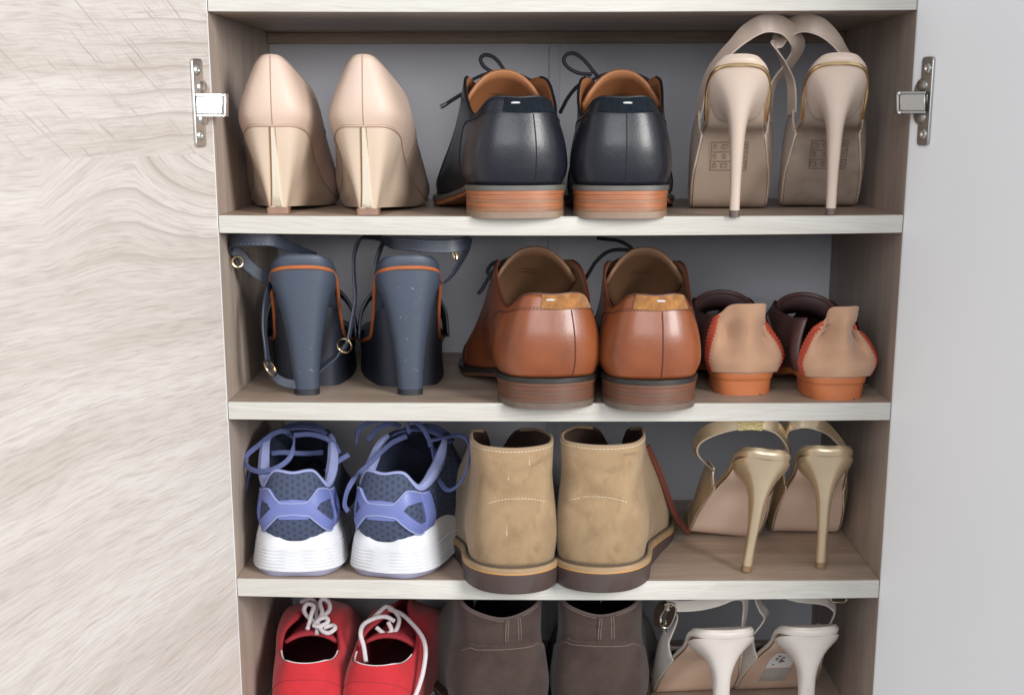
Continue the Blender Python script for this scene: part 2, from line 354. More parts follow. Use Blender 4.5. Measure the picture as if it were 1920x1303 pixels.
def hinge(o, side, t0, zc, arm_px, metal, arm_metal):
    """flange, screws and arm of a concealed hinge, in door coordinates (x along the door, y off its face)"""
    s = 1 if side < 0 else -1                        # the inner face looks to +y on the left door, -y on the right one
    H, Wd = .0318, .0068
    out = []
    for k in range(5): a = math.pi/2*k/4; out.append((t0+Wd-.003+.003*math.sin(a), zc+H-.003+.003*math.cos(a)))
    for k in range(5): a = math.pi/2*k/4; out.append((t0+Wd-.003+.003*math.cos(a), zc-H+.003-.003*math.sin(a)))
    for k in range(5): a = math.pi/2*k/4; out.append((t0-Wd+.003-.003*math.sin(a), zc-H+.003-.003*math.cos(a)))
    for k in range(9): a = -math.pi/2+math.pi*k/8; out.append((t0-Wd-.0085*math.cos(a), zc+.0165*math.sin(a)))
    for k in range(5): a = math.pi/2*k/4; out.append((t0-Wd+.003-.003*math.cos(a), zc+H-.003+.003*math.sin(a)))
    n = len(out); V = [(x, s*.0002, z) for x, z in out]+[(x, s*.0024, z) for x, z in out]
    F = [tuple(range(n)), tuple(range(2*n-1, n-1, -1))]+[(i, n+i, n+(i+1) % n, (i+1) % n) for i in range(n)]
    obj('hinge_flange', (np.array(V), F), metal, o, bevel=.0006)
    for dz in (-.0235, .0235): obj('screw', scr((t0+.001, s*.0022, zc+dz), .0038, (0, s, 0), .0014), STEEL, o)
    for dz in (-.0115, .0115):                       # pressed humps beside the cup
        th_ = np.linspace(0, 2*math.pi, 15)[:-1]; V = []
        for q, h_ in ((1, 0), (.85, .0011), (.5, .0016), (.05, .0017)): V += [(t0-.004+.006*q*math.cos(a), s*(.0023+h_), zc+dz+.0045*q*math.sin(a)) for a in th_]
        obj('hump', (np.array(V), grid_faces(4, 14, True)), metal, o)
    inv = (Matrix.Translation(Vector((o.location.x, o.location.y, 0))) @ o.rotation_euler.to_matrix().to_4x4()).inverted()
    L_ = lambda P: np.array([inv @ Vector(p) for p in P])
    (xa, ya), (xb, yb), Ya, Yb = arm_px                # the arm box: from the cup towards the cabinet wall
    def bar(x0, x1, y0, y1, Ya, Yb, th_, name, mt, bv=.0006):
        A = [at(x0, y0, Ya), at(x1, y0, Yb), at(x1, y1, Yb), at(x0, y1, Ya)]; B = [p+np.array([0, th_, 0]) for p in A]
        V = L_(A+B); return obj(name, (V, [(0, 1, 2, 3), (7, 6, 5, 4), (0, 4, 5, 1), (1, 5, 6, 2), (2, 6, 7, 3), (3, 7, 4, 0)]), mt, o, bevel=bv)
    bar(xa, xb, ya, yb, Ya, Yb, .0015, 'hinge_arm', arm_metal)
    e = 6 if side < 0 else -6
    bar(xa-e*.2, xb+e, ya-5, ya-.5, Ya+.001, Yb+.001, .012, 'hinge_cheek', metal, .0003); bar(xa-e*.2, xb+e, yb+.5, yb+5, Ya+.001, Yb+.001, .012, 'hinge_cheek', metal, .0003)
    bar(xb+e*.35, xb+e*1.1, ya-4, yb+4, Yb+.002, Yb+.002, .010, 'hinge_link', metal, .0003)
    bar(xa-e*1.1, xa-e*.4, ya, yb, Ya+.003, Ya+.003, .004, 'hinge_pin', metal, .0003)
    for yy, dy in ((ya-2.5, -2), (yb+2.5, 2)):
        c = L_([at(xb+e*.3, yy, Yb-.0005)])[0]; ax = L_([at(xb, yy, Yb-.01)])[0]-L_([at(xb, yy, Yb)])[0]
        obj('rivet', scr(c, .0013, ax, .0006, 10), metal, o)
hinge(dl, -1, .0205, .2302, ((368, 181), (417, 214), -.026, -.016), STEEL, STEEL)
hinge(dr, 1, .0200, .2306, ((1735, 177), (1688, 208), -.026, -.016), NICKEL, M('arm_steel', (.70, .66, .60), .3, 1.0))

# crumbs and dust that collect along the shelves
rr_ = random.Random(11); q = []
for z1, n_ in ((.1467, 26), (0.0, 22), (-.1479, 26)):
    for _ in range(n_):
        x, y = rr_.uniform(-.25, .25), rr_.uniform(.004, .20); r_ = rr_.uniform(.0003, .0008); sg = -.002*(1-(x/.265)**2)*(1-.6*y/.265)
        q.append((np.array([(x+r_*a*rr_.uniform(.5, 1.4), y+r_*b*rr_.uniform(.5, 1.4), z1+sg+.0001+r_*c*.6) for a, b, c in ((1, 0, .3), (-1, 0, .3), (0, 1, .3), (0, -1, .3), (0, 0, 1), (0, 0, 0))]), [(0, 2, 4), (2, 1, 4), (1, 3, 4), (3, 0, 4), (2, 0, 5), (1, 2, 5), (3, 1, 5), (0, 3, 5)]))
du_ = obj('shelf_dust', join(q), M('dust', (.24, .21, .18), .9, var=.5, vscale=300)); du_['kind'] = 'stuff'; du_['label'] = 'small crumbs of dust scattered over the shelves'; du_['category'] = 'dust'
# ------------------------------------------------------------------ materials of the shoes
NUDE = M('nude_leather', (0.585, 0.45, 0.37), 0.40, var2=(0.53, 0.39, 0.31), vscale=14, bump=0.10, bscale=900, spec=.4, wr=1.8, wscale=50, rvar=.12)
NUDE_LINE = M('nude_seam', (0.33, 0.22, 0.16), 0.6)
CREAM_WEDGE = M('wedge_leather', (0.575, 0.46, 0.36), 0.36, var2=(0.53, 0.41, 0.315), vscale=12, bump=0.04, bscale=900, spec=.4)
GOLD = M('polished_gold', (1.0, 0.95, 0.83), 0.18, .7)
TIP_PINK = M('pink_heel_tip', (0.30, 0.165, 0.115), 0.4, var=.3, vscale=120)
SOLE_BEIGE = M('beige_sole', (0.47, 0.34, 0.25), 0.45, var2=(0.37, 0.265, 0.195), vscale=26, bump=.06, bscale=400)
LINING = M('pale_lining', (0.66, 0.56, 0.46), 0.6)

def pump(label, loc, rot, mir):
    s = Shoe('wedge_pump', label, 'pump', loc, rot, mir, 'pair of nude wedge pumps')
    rings = [
        [(2, 0, 0, 67.5), (7, 0, 17, 67), (28, 0, 25, 60), (60, 0, 25, 43), (95, 0, 29, 22), (130, 0, 36, 7), (165, 0, 37, 4), (193, 2, 27, 5), (212, 3, 0, 6)],
        [(-1, 0, 0, 78), (5, 0, 21, 78), (28, 0, 29.5, 74), (60, 0, 31, 62), (95, 0, 34, 44), (130, 0, 39, 24), (165, 0, 38, 17), (192, 2, 27, 14), (210, 3, 0, 12)],
        [(0, 0, 0, 96), (6, 0, 17, 96), (29, 0, 25.5, 91), (62, 0, 31.5, 78), (97, 0, 33, 60), (128, 0, 33, 42), (160, 0, 27, 32), (186, 1, 17, 25), (202, 2, 0, 20)],
        [(5, 0, 0, 120.5), (9.5, 0, 9, 118.5), (27, 0, 17.5, 109), (64, 0, 28, 92), (98, 0, 28, 74), (124, 0, 19, 56), (146, 0, 6, 47), (172, 1, 1, 36), (192, 2, 0, 27)]]
    sh = Shell(rings, 6, 6)
    up = s.add('upper', shell_mesh(sh.G), [NUDE, LINING], solidify=.0014)
    s.add('back_seam', tube([sh.on(0, v, -.0002) for v in np.linspace(.02, .99, 12)], .00055, 3, m=6), NUDE_LINE, up)
    for side in (-1, 1):
        P = sh.path([(.5-side*.30, .05), (.5-side*.285, .35), (.5-side*.262, .62), (.5-side*.245, .9)], .0001)
        s.add('side_seam', tube(P[::3], .0004, 2, m=5), NUDE_LINE, up)
    # wedge: narrow at the back edge, spreading to the full width of the sole under the ball
    wr = [[(15, 0, 0, 5), (15.6, 0, 6.8, 5), (27, 0, 8.2, 5), (45, 0, 12, 4.4), (75, 0, 18, 3), (105, 0, 27, 1.8), (135, 0, 33, 1.0), (165, 0, 33, 1.0), (190, 2, 23, 1.2), (207, 3, 0, 2)],
          [(11, 0, 0, 24), (11.8, 0, 9.8, 24), (26, 0, 13, 23), (45, 0, 15.5, 19), (72, 0, 23, 14), (102, 0, 29, 9), (133, 0, 35, 3.2), (165, 0, 35.6, 2.6), (192, 2, 25.5, 3), (210, 3, 0, 4)],
          [(6, 0, 0, 46), (7.4, 0, 13.4, 46), (24, 0, 19.5, 43), (48, 0, 20.5, 34), (72, 0, 25, 24.5), (102, 0, 30, 14), (133, 0, 36, 4.6), (165, 0, 36.6, 3.4), (192, 2, 26.5, 4), (211, 3, 0, 5)],
          [(.6, 0, 0, 68.1), (5.6, 0, 17.6, 67.6), (27, 0, 25.4, 61), (48, 0, 25.6, 50), (68, 0, 25.8, 40), (95, 0, 29.4, 23), (130, 0, 36.4, 7.6), (165, 0, 37.2, 4.6), (193, 2, 27, 5.4), (212, 3, 0, 6.4)]]
    W = Shell(wr, 6, 5)
    hl = s.add('wedge_heel', shell_mesh(W.G, True, True), CREAM_WEDGE)
    s.add('welt_seam', tube([W.on(a, .985, .0003) for a in np.linspace(-.38, .38, 80)], .0005, 2, m=6), NUDE_LINE, hl)
    # gold blade set into the back of the wedge
    V = []
    for k in range(9):
        v = k/8; p = W.pt(0, .02+.955*v); hw = lerp(4.6, 1.7, v**.8)*MM; d = .25*MM
        V += [p+np.array([-hw, -.0004, 0]), p+np.array([hw*.62, -.0004-hw*.56, 0]), p+np.array([hw, .0006, 0])]
    F = []
    for k in range(8):
        for a in range(2): F.append((3*k+a, 3*k+a+1, 3*k+4+a, 3*k+3+a))
    F += [(0, 2, 1), (24, 25, 26)]
    gb = s.add('gold_blade', (np.array(V), F), GOLD, hl, sharp=20)
    s.add('blade_edge', join([sweep(np.array(V)[k_::3]+np.array([dx, -.0001, 0]), circ(.00065, 5)) for k_, dx in ((0, -.0002), (2, .0002))]), M('blade_edge', (.40, .22, .09), .3, .8), gb)
    tip = [[(14.2, 0, 0, z), (14.4, 0, 8.0, z), (20, 0, 9.0, z), (28, 0, 8.6, z), (34, 0, 6, z), (35, 0, 0, z)] for z in (0, 4.9)]
    s.add('heel_tip', stack(tip, 3), TIP_PINK, bevel=.0004)
    ft = [(40, 0, 0, 50), (60, 0, 22, 43.5), (95, 0, 26, 24), (130, 0, 33, 9.5), (165, 0, 34, 6), (190, 2, 24, 6.5), (205, 3, 0, 7)]
    return s
pump('nude wedge pump with gold blade heel, nearer the oak door', (-.222, .012, .1462), 3, 1)
pump('nude wedge pump with gold blade heel, beside the black shoes', (-.1505, .002, .1457), 0, 1)

# ------------------------------------------------------------------ derby shoes
BLACK = M('black_leather', (0.014, 0.015, 0.022), 0.25, var2=(0.008, 0.009, 0.014), vscale=18, bump=0.10, bscale=700, coat=.1, wr=2.4, wscale=60, rvar=.2, spec=.42)
BLACK_EDGE = M('black_edge', (0.006, 0.007, 0.010), 0.5)
BLACK_SUEDE = M('black_suede', (0.008, 0.012, 0.018), 0.95, var=.4, vscale=300, bump=.6, bscale=900, spec=.2)
TAN_LINING = M('orange_tan_lining', (0.36, 0.15, 0.062), 0.5, var2=(0.28, 0.11, 0.045), vscale=25, bump=.08, bscale=400)
BROWN = M('cognac_leather', (0.275, 0.080, 0.027), 0.29, var2=(0.125, 0.031, 0.012), vscale=17, bump=0.10, bscale=600, coat=.18, dist=.6, wr=2.2, wscale=55, rvar=.18)
BROWN_DK = M('cognac_seam', (0.075, 0.020, 0.010), 0.5)
BROWN_SUEDE = M('ochre_suede', (0.34, 0.150, 0.040), 0.95, var2=(0.20, 0.080, 0.022), vscale=170, bump=.5, bscale=900, sheen=.3)
BROWN_LINING = M('brown_lining', (0.205, 0.105, 0.055), 0.55, var2=(0.16, 0.08, 0.04), vscale=25, bump=.08, bscale=400)
LIFT_A = [M('stacked_lift_orange', (0.37, 0.125, 0.050), 0.42, var2=(0.22, 0.075, 0.030), vscale=30, stretch=(1, 1, 12), bump=.1, bscale=160),
          M('stacked_lift_brown', (0.29, 0.130, 0.062), 0.45, var2=(0.17, 0.070, 0.034), vscale=30, stretch=(1, 1, 14), bump=.1, bscale=160),
          M('rubber_lift_grey', (0.20, 0.125, 0.085), 0.6, var2=(0.25, 0.18, 0.13), vscale=60, bump=.15, bscale=300)]
LIFT_B = [M('stacked_lift_red', (0.150, 0.056, 0.030), 0.42, var2=(0.095, 0.040, 0.024), vscale=30, stretch=(1, 1, 12), bump=.1, bscale=160),
          M('stacked_lift_umber', (0.125, 0.058, 0.034), 0.45, var2=(0.085, 0.042, 0.026), vscale=30, stretch=(1, 1, 14), bump=.1, bscale=160),
          M('rubber_lift_dark', (0.10, 0.070, 0.055), 0.6, var2=(0.14, 0.105, 0.080), vscale=60, bump=.15, bscale=300)]
RAND_GREY = M('welt_grey', (0.10, 0.095, 0.085), 0.5, var=.3, vscale=60)
RAND_DARK = M('welt_dark', (0.018, 0.017, 0.016), 0.45)
WELT_TAN = M('welt_brown', (0.13, 0.055, 0.030), 0.5, var=.3, vscale=50)
LACE_BLK = M('black_lace', (0.010, 0.011, 0.016), 0.7, bump=.6, bscale=1400)
SILVER_TAG = M('white_thread', (0.55, 0.56, 0.58), 0.6)
THREAD_DK = M('dark_thread', (0.012, 0.012, 0.016), 0.6)
THREAD_BR = M('brown_thread', (0.10, 0.032, 0.014), 0.6)
PRINT = M('gold_print', (0.055, 0.025, 0.012), 0.5)

def derby(label, loc, rot, mir, c, group, name, wide=1.0, du=0.0, bend=0.0, rnd=0.0):
    s = Shoe(name, label, 'shoe', loc, rot, mir, group)
    e = wide
    def R(st): return [(y, c_+bend*max(0, (y-60)/200)**1.3, w_*e, z) for y, c_, w_, z in st]
    rings = [
        R([(3, 0, 0, 25), (10, 0, 26, 25), (34, 0, 35, 24), (72, -1, 33, 21), (118, -3, 37, 15), (160, -5, 44, 11), (203, -3, 42, 11), (238, 1, 30, 14), (260, 3, 0, 17)]),
        R([(0, 0, 0, 38), (8, 0, 29, 38), (34, 0, 39.5, 36), (72, -1, 37, 34), (118, -3, 38, 28), (160, -5, 45, 23), (202, -3, 42, 20), (236, 1, 29, 20), (257, 3, 0, 22)]),
        R([(-1, 0, 0, 56), (7, 0, 28, 56), (34, 0, 38, 54), (72, -1, 37, 53), (116, -3, 37, 48), (157, -4, 41, 38), (198, -2, 36, 31), (230, 1, 22, 28), (248, 3, 0, 28)]),
        R([(2, 0, 0, 74), (9, 0, 24.5, 74), (35, 0, 33.5, 71), (70, -1, 35, 74), (110, -2, 34, 80), (148, -3, 31, 62), (188, -2, 26, 45), (219, 1, 14, 38), (236, 2, 0, 35)]),
        R([(5.5, 0, 0, 89), (12, 0, 20, 89), (35, 0, 30.5, 77), (64, 0, 34, 88), (90, -1, 32, 105), (118, -2, 22, 104), (152, -2, 8, 82), (192, -1, 1, 56), (222, 1, 0, 43)])]
    sh = Shell(rings, 6, 5)
    up = s.add('upper', shell_mesh(sh.G), [c['leather'], c['lining']], solidify=.0022)
    s.add('topline_piping', tube([sh.on(u, 1, -.0008) for u in np.linspace(-.27, .27, 34)], .0013, 3, m=6), c['edge'], up)
    s.add('back_seam', tube([sh.on(du, v, -.0001) for v in np.linspace(.02, .80, 14)], .0006, 2, m=6), c['seam'], up)
    # heel tab of suede and the curved counter line below it
    tv = lambda u: 1.0-.0
    lo = lambda u: .81+.02*(abs(u-du)/.07)**2
    tab = s.add('heel_tab', thick_patch(sh, du-.055, du+.055, lo, lambda u: .995, .0012), c['suede'], up, bevel=.0004)
    q = []
    for du in (-.0085, .0085): pass
    pc = sh.on(du, .93, .0014)
    s.add('pull_stitch', sweep([pc+np.array([x, .0001, z]) for x, z in ((-.0034, -.0001), (-.002, 0), (0, .0001), (.002, 0), (.0034, .0001))], circ(.0008, 6), scale=[.5, .9, 1, .9, .5]), SILVER_TAG, up)
    line = [(-.20, .30), (-.19, .52), (-.165, .69), (-.12, .78), (-.06, .805), (0, .81), (.06, .805), (.12, .78), (.165, .69), (.19, .52), (.20, .30)]
    for k, dv in enumerate((0.0, .022)):
        P = sh.path([(u+du*(1-abs(u)/.21), v+dv) for u, v in line], .0002, 120)
        s.add('stitching', dashes(P, 84, .0022, .00042), c['thread'], up)['kind'] = 'stuff'
    for sd in (-1, 1):   # edge of the quarter, curving down to the vamp
        P = sh.path([(sd*.262, .99), (sd*.285, .75), (sd*.30, .45), (sd*.31, .05)], .0002, 40)
        s.add('quarter_edge', tube(P[::3], .0008, 2, m=6), c['edge'], up)
    # tongue: curved tongue of lining that stands in the throat
    TG = []
    for k in range(9):
        t = k/8; y = lerp(168, 95, t); z = lerp(62, c.get('tz', 110), t**.85); w_ = lerp(14, 32, min(1, t*1.5))*e
        row = []
        for i in range(13):
            a = -1+2*i/12; row.append((w_*a-2+bend*max(0, (y-60)/200)**1.3, y+8*(1-abs(a)**2)-4, z-27*abs(a)**2.3*(.35+.65*t)))
        TG.append(row)
    TG = np.array(TG)*MM; V = TG.reshape(-1, 3)
    tg = s.add('tongue', (V, grid_faces(9, 13, False)), [c['lining'], c['lining']], solidify=.0025)
    # insole
    s.add('insole', stack([R([(8, 0, 0, z), (14, 0, 21, z), (36, 0, 29, z-1), (72, -1, 28, z-4), (118, -3, 31, z-10), (160, -5, 38, z-14), (203, -3, 36, z-14), (236, 1, 24, z-11), (254, 3, 0, z-8)]) for z in (25.5, 27.5)], 4), c['lining'])
    # welt and sole
    so = s.add('sole', stack([R([(-1.5, 0, 0, z0), (5+4*rnd, 0, 27.5-1.5*rnd, z0), (30+6*rnd, 0, 37, z0-.5), (72, -1, 34.5, z0-3.5), (118, -3, 39, z1), (160, -5, 46.5, z2), (203, -3, 45, z2), (240, 1, 33, z3), (265, 3, 0, z3+3)])
            for z0, z1, z2, z3 in ((18, 8, 2, 4.5), (20.8, 11, 5.5, 8.2))], 6), c['welt'], bevel=.0005)
    s.add('welt', stack([R([(-2.2, 0, 0, z0), (4.4+4*rnd, 0, 28.2-1.5*rnd, z0), (30+6*rnd, 0, 37.8, z0-.5), (72, -1, 35.5, z0-3.5), (118, -3, 40, z1), (160, -5, 47.5, z2), (203, -3, 46, z2), (240, 1, 34, z3), (266, 3, 0, z3+3)])
            for z0, z1, z2, z3 in ((20.9, 11.1, 5.6, 8.3), (24.6, 14.6, 9.6, 12.2))], 6), c['rand'], so, bevel=.0008)
    # stacked heel, one lift after the other
    he = s.add('heel', stack([R([(0, 0, 0, z), (7+4*rnd, 0, 27-1.5*rnd, z), (30+6*rnd, 0, 35.5, z), (58, 0, 34, z), (70, 0, 30, z), (71, 0, 0, z)]) for z in (.5, 18)], 6), c['lift'][1])
    zs = [(0, 4.97, 2), (5.03, 8.17, 1), (8.23, 11.27, 0), (11.33, 14.27, 1), (14.33, 17.97, 0)]
    for z0, z1, k in zs:
        g = .3*random.random()
        s.add('heel_lift', stack([R([(-.9-g, 0, 0, z), (6.2-g+4*rnd, 0, 27.6-1.5*rnd, z), (30+6*rnd, 0, 36.3, z), (58, 0, 34.6, z), (70.6, 0, 30.4, z), (71.6, 0, 0, z)]) for z in (z0, z1)], 6), c['lift'][k], he, bevel=.00018)
    # eyelet facings with lace rows
    rows = []
    for k in range(3):
        u = .292+.024*k; a, b = sh.on(u, .97, .0014), sh.on(1-u, .97, .0014); m_ = (a+b)/2+np.array([0, .004, .009])
        rows.append(tube([a, (a+m_)/2+np.array([0, 0, .002]), m_, (b+m_)/2+np.array([0, 0, .002]), b], .0014, 5, m=6))
    s.add('lace', join(rows), LACE_BLK)
    # printed maker's lines on the insock
    pr = []
    for k, (w_, dz) in enumerate(((10, 0), (8.5, -3.2))):
        j = 5.2+k*.5
        P = [(x*MM-.004, lerp(TG[5][6][1], TG[4][6][1], k*.45)-.0034, lerp(TG[5][6][2], TG[4][6][2], k*.45)-.0020-.014*(abs(x+2)/27)**2.3) for x in np.linspace(-w_, w_, 15)]
        pr.append(dashes(np.array(P), 7, .0016, .00045))
    s.add('printed_lines', join(pr), PRINT, tg)['kind'] = 'stuff'
    return s, sh
CB = dict(leather=BLACK, lining=TAN_LINING, edge=BLACK_EDGE, seam=BLACK_EDGE, suede=BLACK_SUEDE, thread=THREAD_DK, welt=LIFT_A[0], rand=RAND_GREY, lift=LIFT_A, tz=113)
CN = dict(leather=BROWN, lining=BROWN_LINING, edge=BROWN_DK, seam=BROWN_DK, suede=BROWN_SUEDE, thread=THREAD_BR, welt=WELT_TAN, rand=RAND_DARK, lift=LIFT_B, tz=119)
def lace_world(s, paths, r=.0016, mat=LACE_BLK, name='lace', parent=None, aglets=()):
    o = s.add(name, join([tube([at(*p) for p in P], r, 7, m=7) for P in paths]), mat, parent, world=True)
    for a, b in aglets: s.add('aglet', tube([at(*a), at(*b)], r*1.15, 2, m=7), M('aglet', (.05, .05, .06), .3), o, world=True)
    return o
s, sh = derby('black leather derby on the top shelf, its lace end hanging out to the left', (-.0305, -.014, .1449), 7, 1, CB, 'pair of black leather derbies', 'derby_shoe', du=-.024, bend=-4, wide=1.04)
lace_world(s, [[(948, 148, .105), (930, 140, .106), (908, 126, .107), (901, 112, .108), (908, 104, .108), (922, 106, .107), (936, 118, .106), (950, 140, .105), (956, 150, .106)],
               [(945, 152, .104), (920, 155, .10), (888, 166, .097), (858, 182, .095), (830, 200, .094)]], aglets=[((838, 195, .094), (826, 202, .0938))])
s, sh = derby('black leather derby on the top shelf, beside the nude slingbacks', (.0470, -.014, .1447), -1, -1, CB, 'pair of black leather derbies', 'derby_shoe', du=.006)
lace_world(s, [[(1110, 140, .105), (1086, 138, .106), (1066, 128, .107), (1057, 114, .108), (1063, 103, .108), (1078, 101, .107), (1096, 114, .106), (1114, 136, .105), (1122, 146, .106)],
               [(1106, 146, .100), (1080, 165, .096), (1064, 185, .090), (1056, 200, .086), (1050, 212, .084)]])
s, sh = derby('brown leather derby on the second shelf, its laces looped out to the left', (-.0035, -.022, -.0018), 8, 1, CN, 'pair of brown leather derbies', 'derby_shoe', wide=1.08, du=-.030, bend=-4, rnd=1.0)
lace_world(s, [[(934, 490, .09), (926, 493, .088), (918, 500, .085), (914, 510, .085), (920, 515, .085), (928, 512, .086)],
               [(930, 506, .09), (922, 512, .085), (912, 528, .083), (904, 542, .082), (896, 551, .081)]])
s, sh = derby('brown leather derby on the second shelf, beside the tan suede loafers', (.0745, -.030, -.0018), 3, -1, CN, 'pair of brown leather derbies', 'derby_shoe', wide=1.02, du=.010, rnd=1.0)
lace_world(s, [[(1186, 472, .11), (1168, 468, .105), (1140, 472, .10), (1118, 490, .095), (1104, 512, .09), (1088, 538, .085)],
               [(1190, 474, .11), (1180, 462, .112), (1160, 452, .115), (1138, 449, .12), (1120, 447, .125)]])
# ------------------------------------------------------------------ slingbacks
BLUSH = M('blush_leather', (0.53, 0.425, 0.355), 0.38, var2=(0.48, 0.375, 0.305), vscale=16, bump=0.05, bscale=900, spec=.4)
BLUSH_SOLE = M('blush_sole', (0.52, 0.405, 0.32), 0.42, var2=(0.43, 0.33, 0.255), vscale=22, bump=.05, bscale=400)
BLUSH_SOLE_WORN = M('worn_blush_sole', (0.44, 0.345, 0.275), 0.5, var2=(0.25, 0.195, 0.16), vscale=34, bump=.08, bscale=400)
TIP_DARK = M('dark_heel_tip', (0.10, 0.065, 0.055), 0.4)
GOLD_LEATHER = M('gold_leather', (0.76, 0.61, 0.42), 0.33, 0.7, var2=(0.66, 0.51, 0.33), vscale=20, bump=.10, bscale=900)
GOLD_SOLE = M('nude_sole', (0.82, 0.63, 0.51), 0.36, var2=(0.75, 0.56, 0.44), vscale=16)
GOLD_EDGE = M('gold_edge', (0.75, 0.66, 0.50), 0.35, .4)
IVORY = M('ivory_satin', (0.66, 0.60, 0.55), 0.40, var2=(0.59, 0.53, 0.475), vscale=22, bump=.10, bscale=1200)
IVORY_SOLE = M('peach_sole', (0.72, 0.53, 0.41), 0.40, var2=(0.64, 0.455, 0.34), vscale=18)
EDGE_BROWN = M('sole_edge_brown', (0.22, 0.115, 0.055), 0.5)
INK = M('stamped_ink', (0.20, 0.13, 0.10), 0.6)

def slingback(name, label, loc, rot, mir, group, c, H=112, ball=118, Wd=31, L=205, heel_lean=0.0, tipw=3.8, seat=24, tilt=0.0, bend=0.0, band=9.5, steep=1.0):
    """pointed slingback on a thin heel; H = height of the heel seat in mm"""
    s = Shoe(name, label, 'high heel', loc, rot, mir, group, tilt)
    k = ball/118
    def b(y): return bend*max(0, (y-20)/180)**1.4
    # underside of the sole: seat, steep arch, ball on the shelf, toe
    U = [(-1, 0, H-band), (5, seat*.72, H-band-2*steep), (22, seat, H-band-3-9*steep), (44*k, seat*1.0, H-band-20-14*steep), (70*k, seat*1.12, H*.55-4), (96*k, Wd*.98, H*.24), (120*k, Wd, 3.5), (148*k, Wd*.98, 1.2), (176, Wd*.72, 2), (L, 0, 4)]
    def rg(dz, dw=0.0): return [(y+(4 if i == 0 else 0), b(y), w_+dw-(2.2 if i < 3 else 0) if 0 < i < len(U)-1 else 0, z+dz) for i, (y, w_, z) in enumerate(U)]
    so = s.add('sole', stack([rg(0, -1.4), rg(2.2, -.4)], 6), c['sole'], bevel=.0004)
    s.add('sole_edge', stack([rg(1.2, .15), rg(2.9, .3)], 6), c['line'], so)
    # covered seat and insole
    n = len(U); tb = [band if i < 4 else band*max(.35, 1-.22*(i-3)) for i in range(n)]
    ins = [[(y, b(y), (w_+.9) if 0 < i < n-1 else 0, z+2.6) for i, (y, w_, z) in enumerate(U)],
           [(y-(.6 if i == 0 else 0), b(y), (w_+1.3) if 0 < i < n-1 else 0, z+2.6+tb[i]*.55) for i, (y, w_, z) in enumerate(U)],
           [(y+(2.0 if i == 0 else 0), b(y), (w_-1.6) if 0 < i < n-1 else 0, z+2.6+tb[i]) for i, (y, w_, z) in enumerate(U)]]
    I = Shell(ins, 6, 4); seat_o = s.add('covered_insole', shell_mesh(I.G, True, True), c['leather'])
    if c.get('gold_line'):
        s.add('gold_rim', tube([I.on(a, .03, .0003) for a in np.linspace(-.165, .165, 41)], .0014, 2, m=8), M('gold_rim', (.90, .66, .36), .24, 1.0), seat_o)
    # heel: funnel from the seat down to a thin post
    hr = []
    zt = H-band+1.9; prof = [(0, 1.0), (.05, .92), (.11, .76), (.19, .57), (.29, .41), (.43, .285), (.62, .215), (.80, .18), (1, .165)]
    for t, q in prof:
        w_ = max(tipw, (seat+.9)*q); z = lerp(zt, 5.0, t); yb = lerp(0, 9+heel_lean, min(1, t*1.15)**.75); dl = lerp(46, 9.5, min(1, t**.55)) if t < .5 else lerp(14.5, 8.2, (t-.5)/.5)
        slope = lerp(18+14*steep, 0, min(1, t*2.6))
        hr.append([(yb, 0, 0, z), (yb+dl*.10, 0, w_*.72, z), (yb+dl*.38, 0, w_, z-slope*.28), (yb+dl*.72, 0, w_*.92, z-slope*.7), (yb+dl*.94, 0, w_*.62, z-slope), (yb+dl, 0, 0, z-slope*1.05)])
    hr = hr[::-1]; Hh = Shell(hr, 6, 4)
    hl = s.add('heel', shell_mesh(Hh.G, True, True), c['heel'])
    yb = 9+heel_lean
    s.add('heel_tip', stack([[(yb-.2, 0, 0, z), (yb+.8, 0, tipw*.8, z), (yb+4, 0, tipw+.25, z), (yb+7.4, 0, tipw*.8, z), (yb+8.5, 0, 0, z)] for z in (0, 4.9)], 4), c['tip'], hl, bevel=.0004)
    # closed toe: vamp from the arch forward
    st0 = 4
    base = [U[i] for i in range(st0, n)]
    v0 = [(y, b(y), (w_+.5) if i < len(base)-1 else 0, z+1) for i, (y, w_, z) in enumerate(base)]
    def open_loop(st):      # left side from the arch round the toe to the right side
        Lf = [(c_-w_, y, z) for y, c_, w_, z in st[:-1]]; t_ = st[-1]; Rr = [(c_+w_, y, z) for y, c_, w_, z in st[:-1]][::-1]
        return np.array(Lf+[(t_[1], t_[0], t_[3])]+Rr)*MM
    y5, z5 = base[0][0], base[0][2]
    vr = [open_loop(v0),
          open_loop([(y5+3, b(y5), seat*1.20, z5+6), (96*k, b(96), Wd*1.08, H*.24+18), (120*k, b(120), Wd*1.09, 20), (148*k, b(148), Wd*1.04, 15), (176, b(176), Wd*.72, 12), (L-1, b(L), 0, 9)]),
          open_loop([(y5+6, b(y5), seat*1.24, z5+12), (97*k, b(96), Wd*1.05, H*.24+36), (120*k, b(120), Wd*.95, 38), (147*k, b(148), Wd*.78, 29), (174, b(176), Wd*.46, 20), (L-5, b(L), 0, 14)]),
          open_loop([(y5+8, b(y5), seat*1.24, z5+18), (100*k, b(96), Wd*.92, H*.24+48), (122*k, b(120), Wd*.62, 48), (142*k, b(146), Wd*.24, 39), (166, b(170), 1.0, 27), (L-14, b(L-10), 0, 18)])]
    G = cr(np.array(vr), 5); G = np.swapaxes(cr(np.swapaxes(G, 0, 1), 5), 0, 1)
    nv, nu = G.shape[:2]
    vamp = s.add('vamp', (G.reshape(-1, 3), grid_faces(nv, nu, False)), [c['leather'], c.get('lining', LINING)], solidify=.0014)
    rim = np.concatenate([G[:, 0], G[-1, 1:nu//2-4]]); rim2 = np.concatenate([G[:, -1], G[-1, ::-1][1:nu//2-4]])
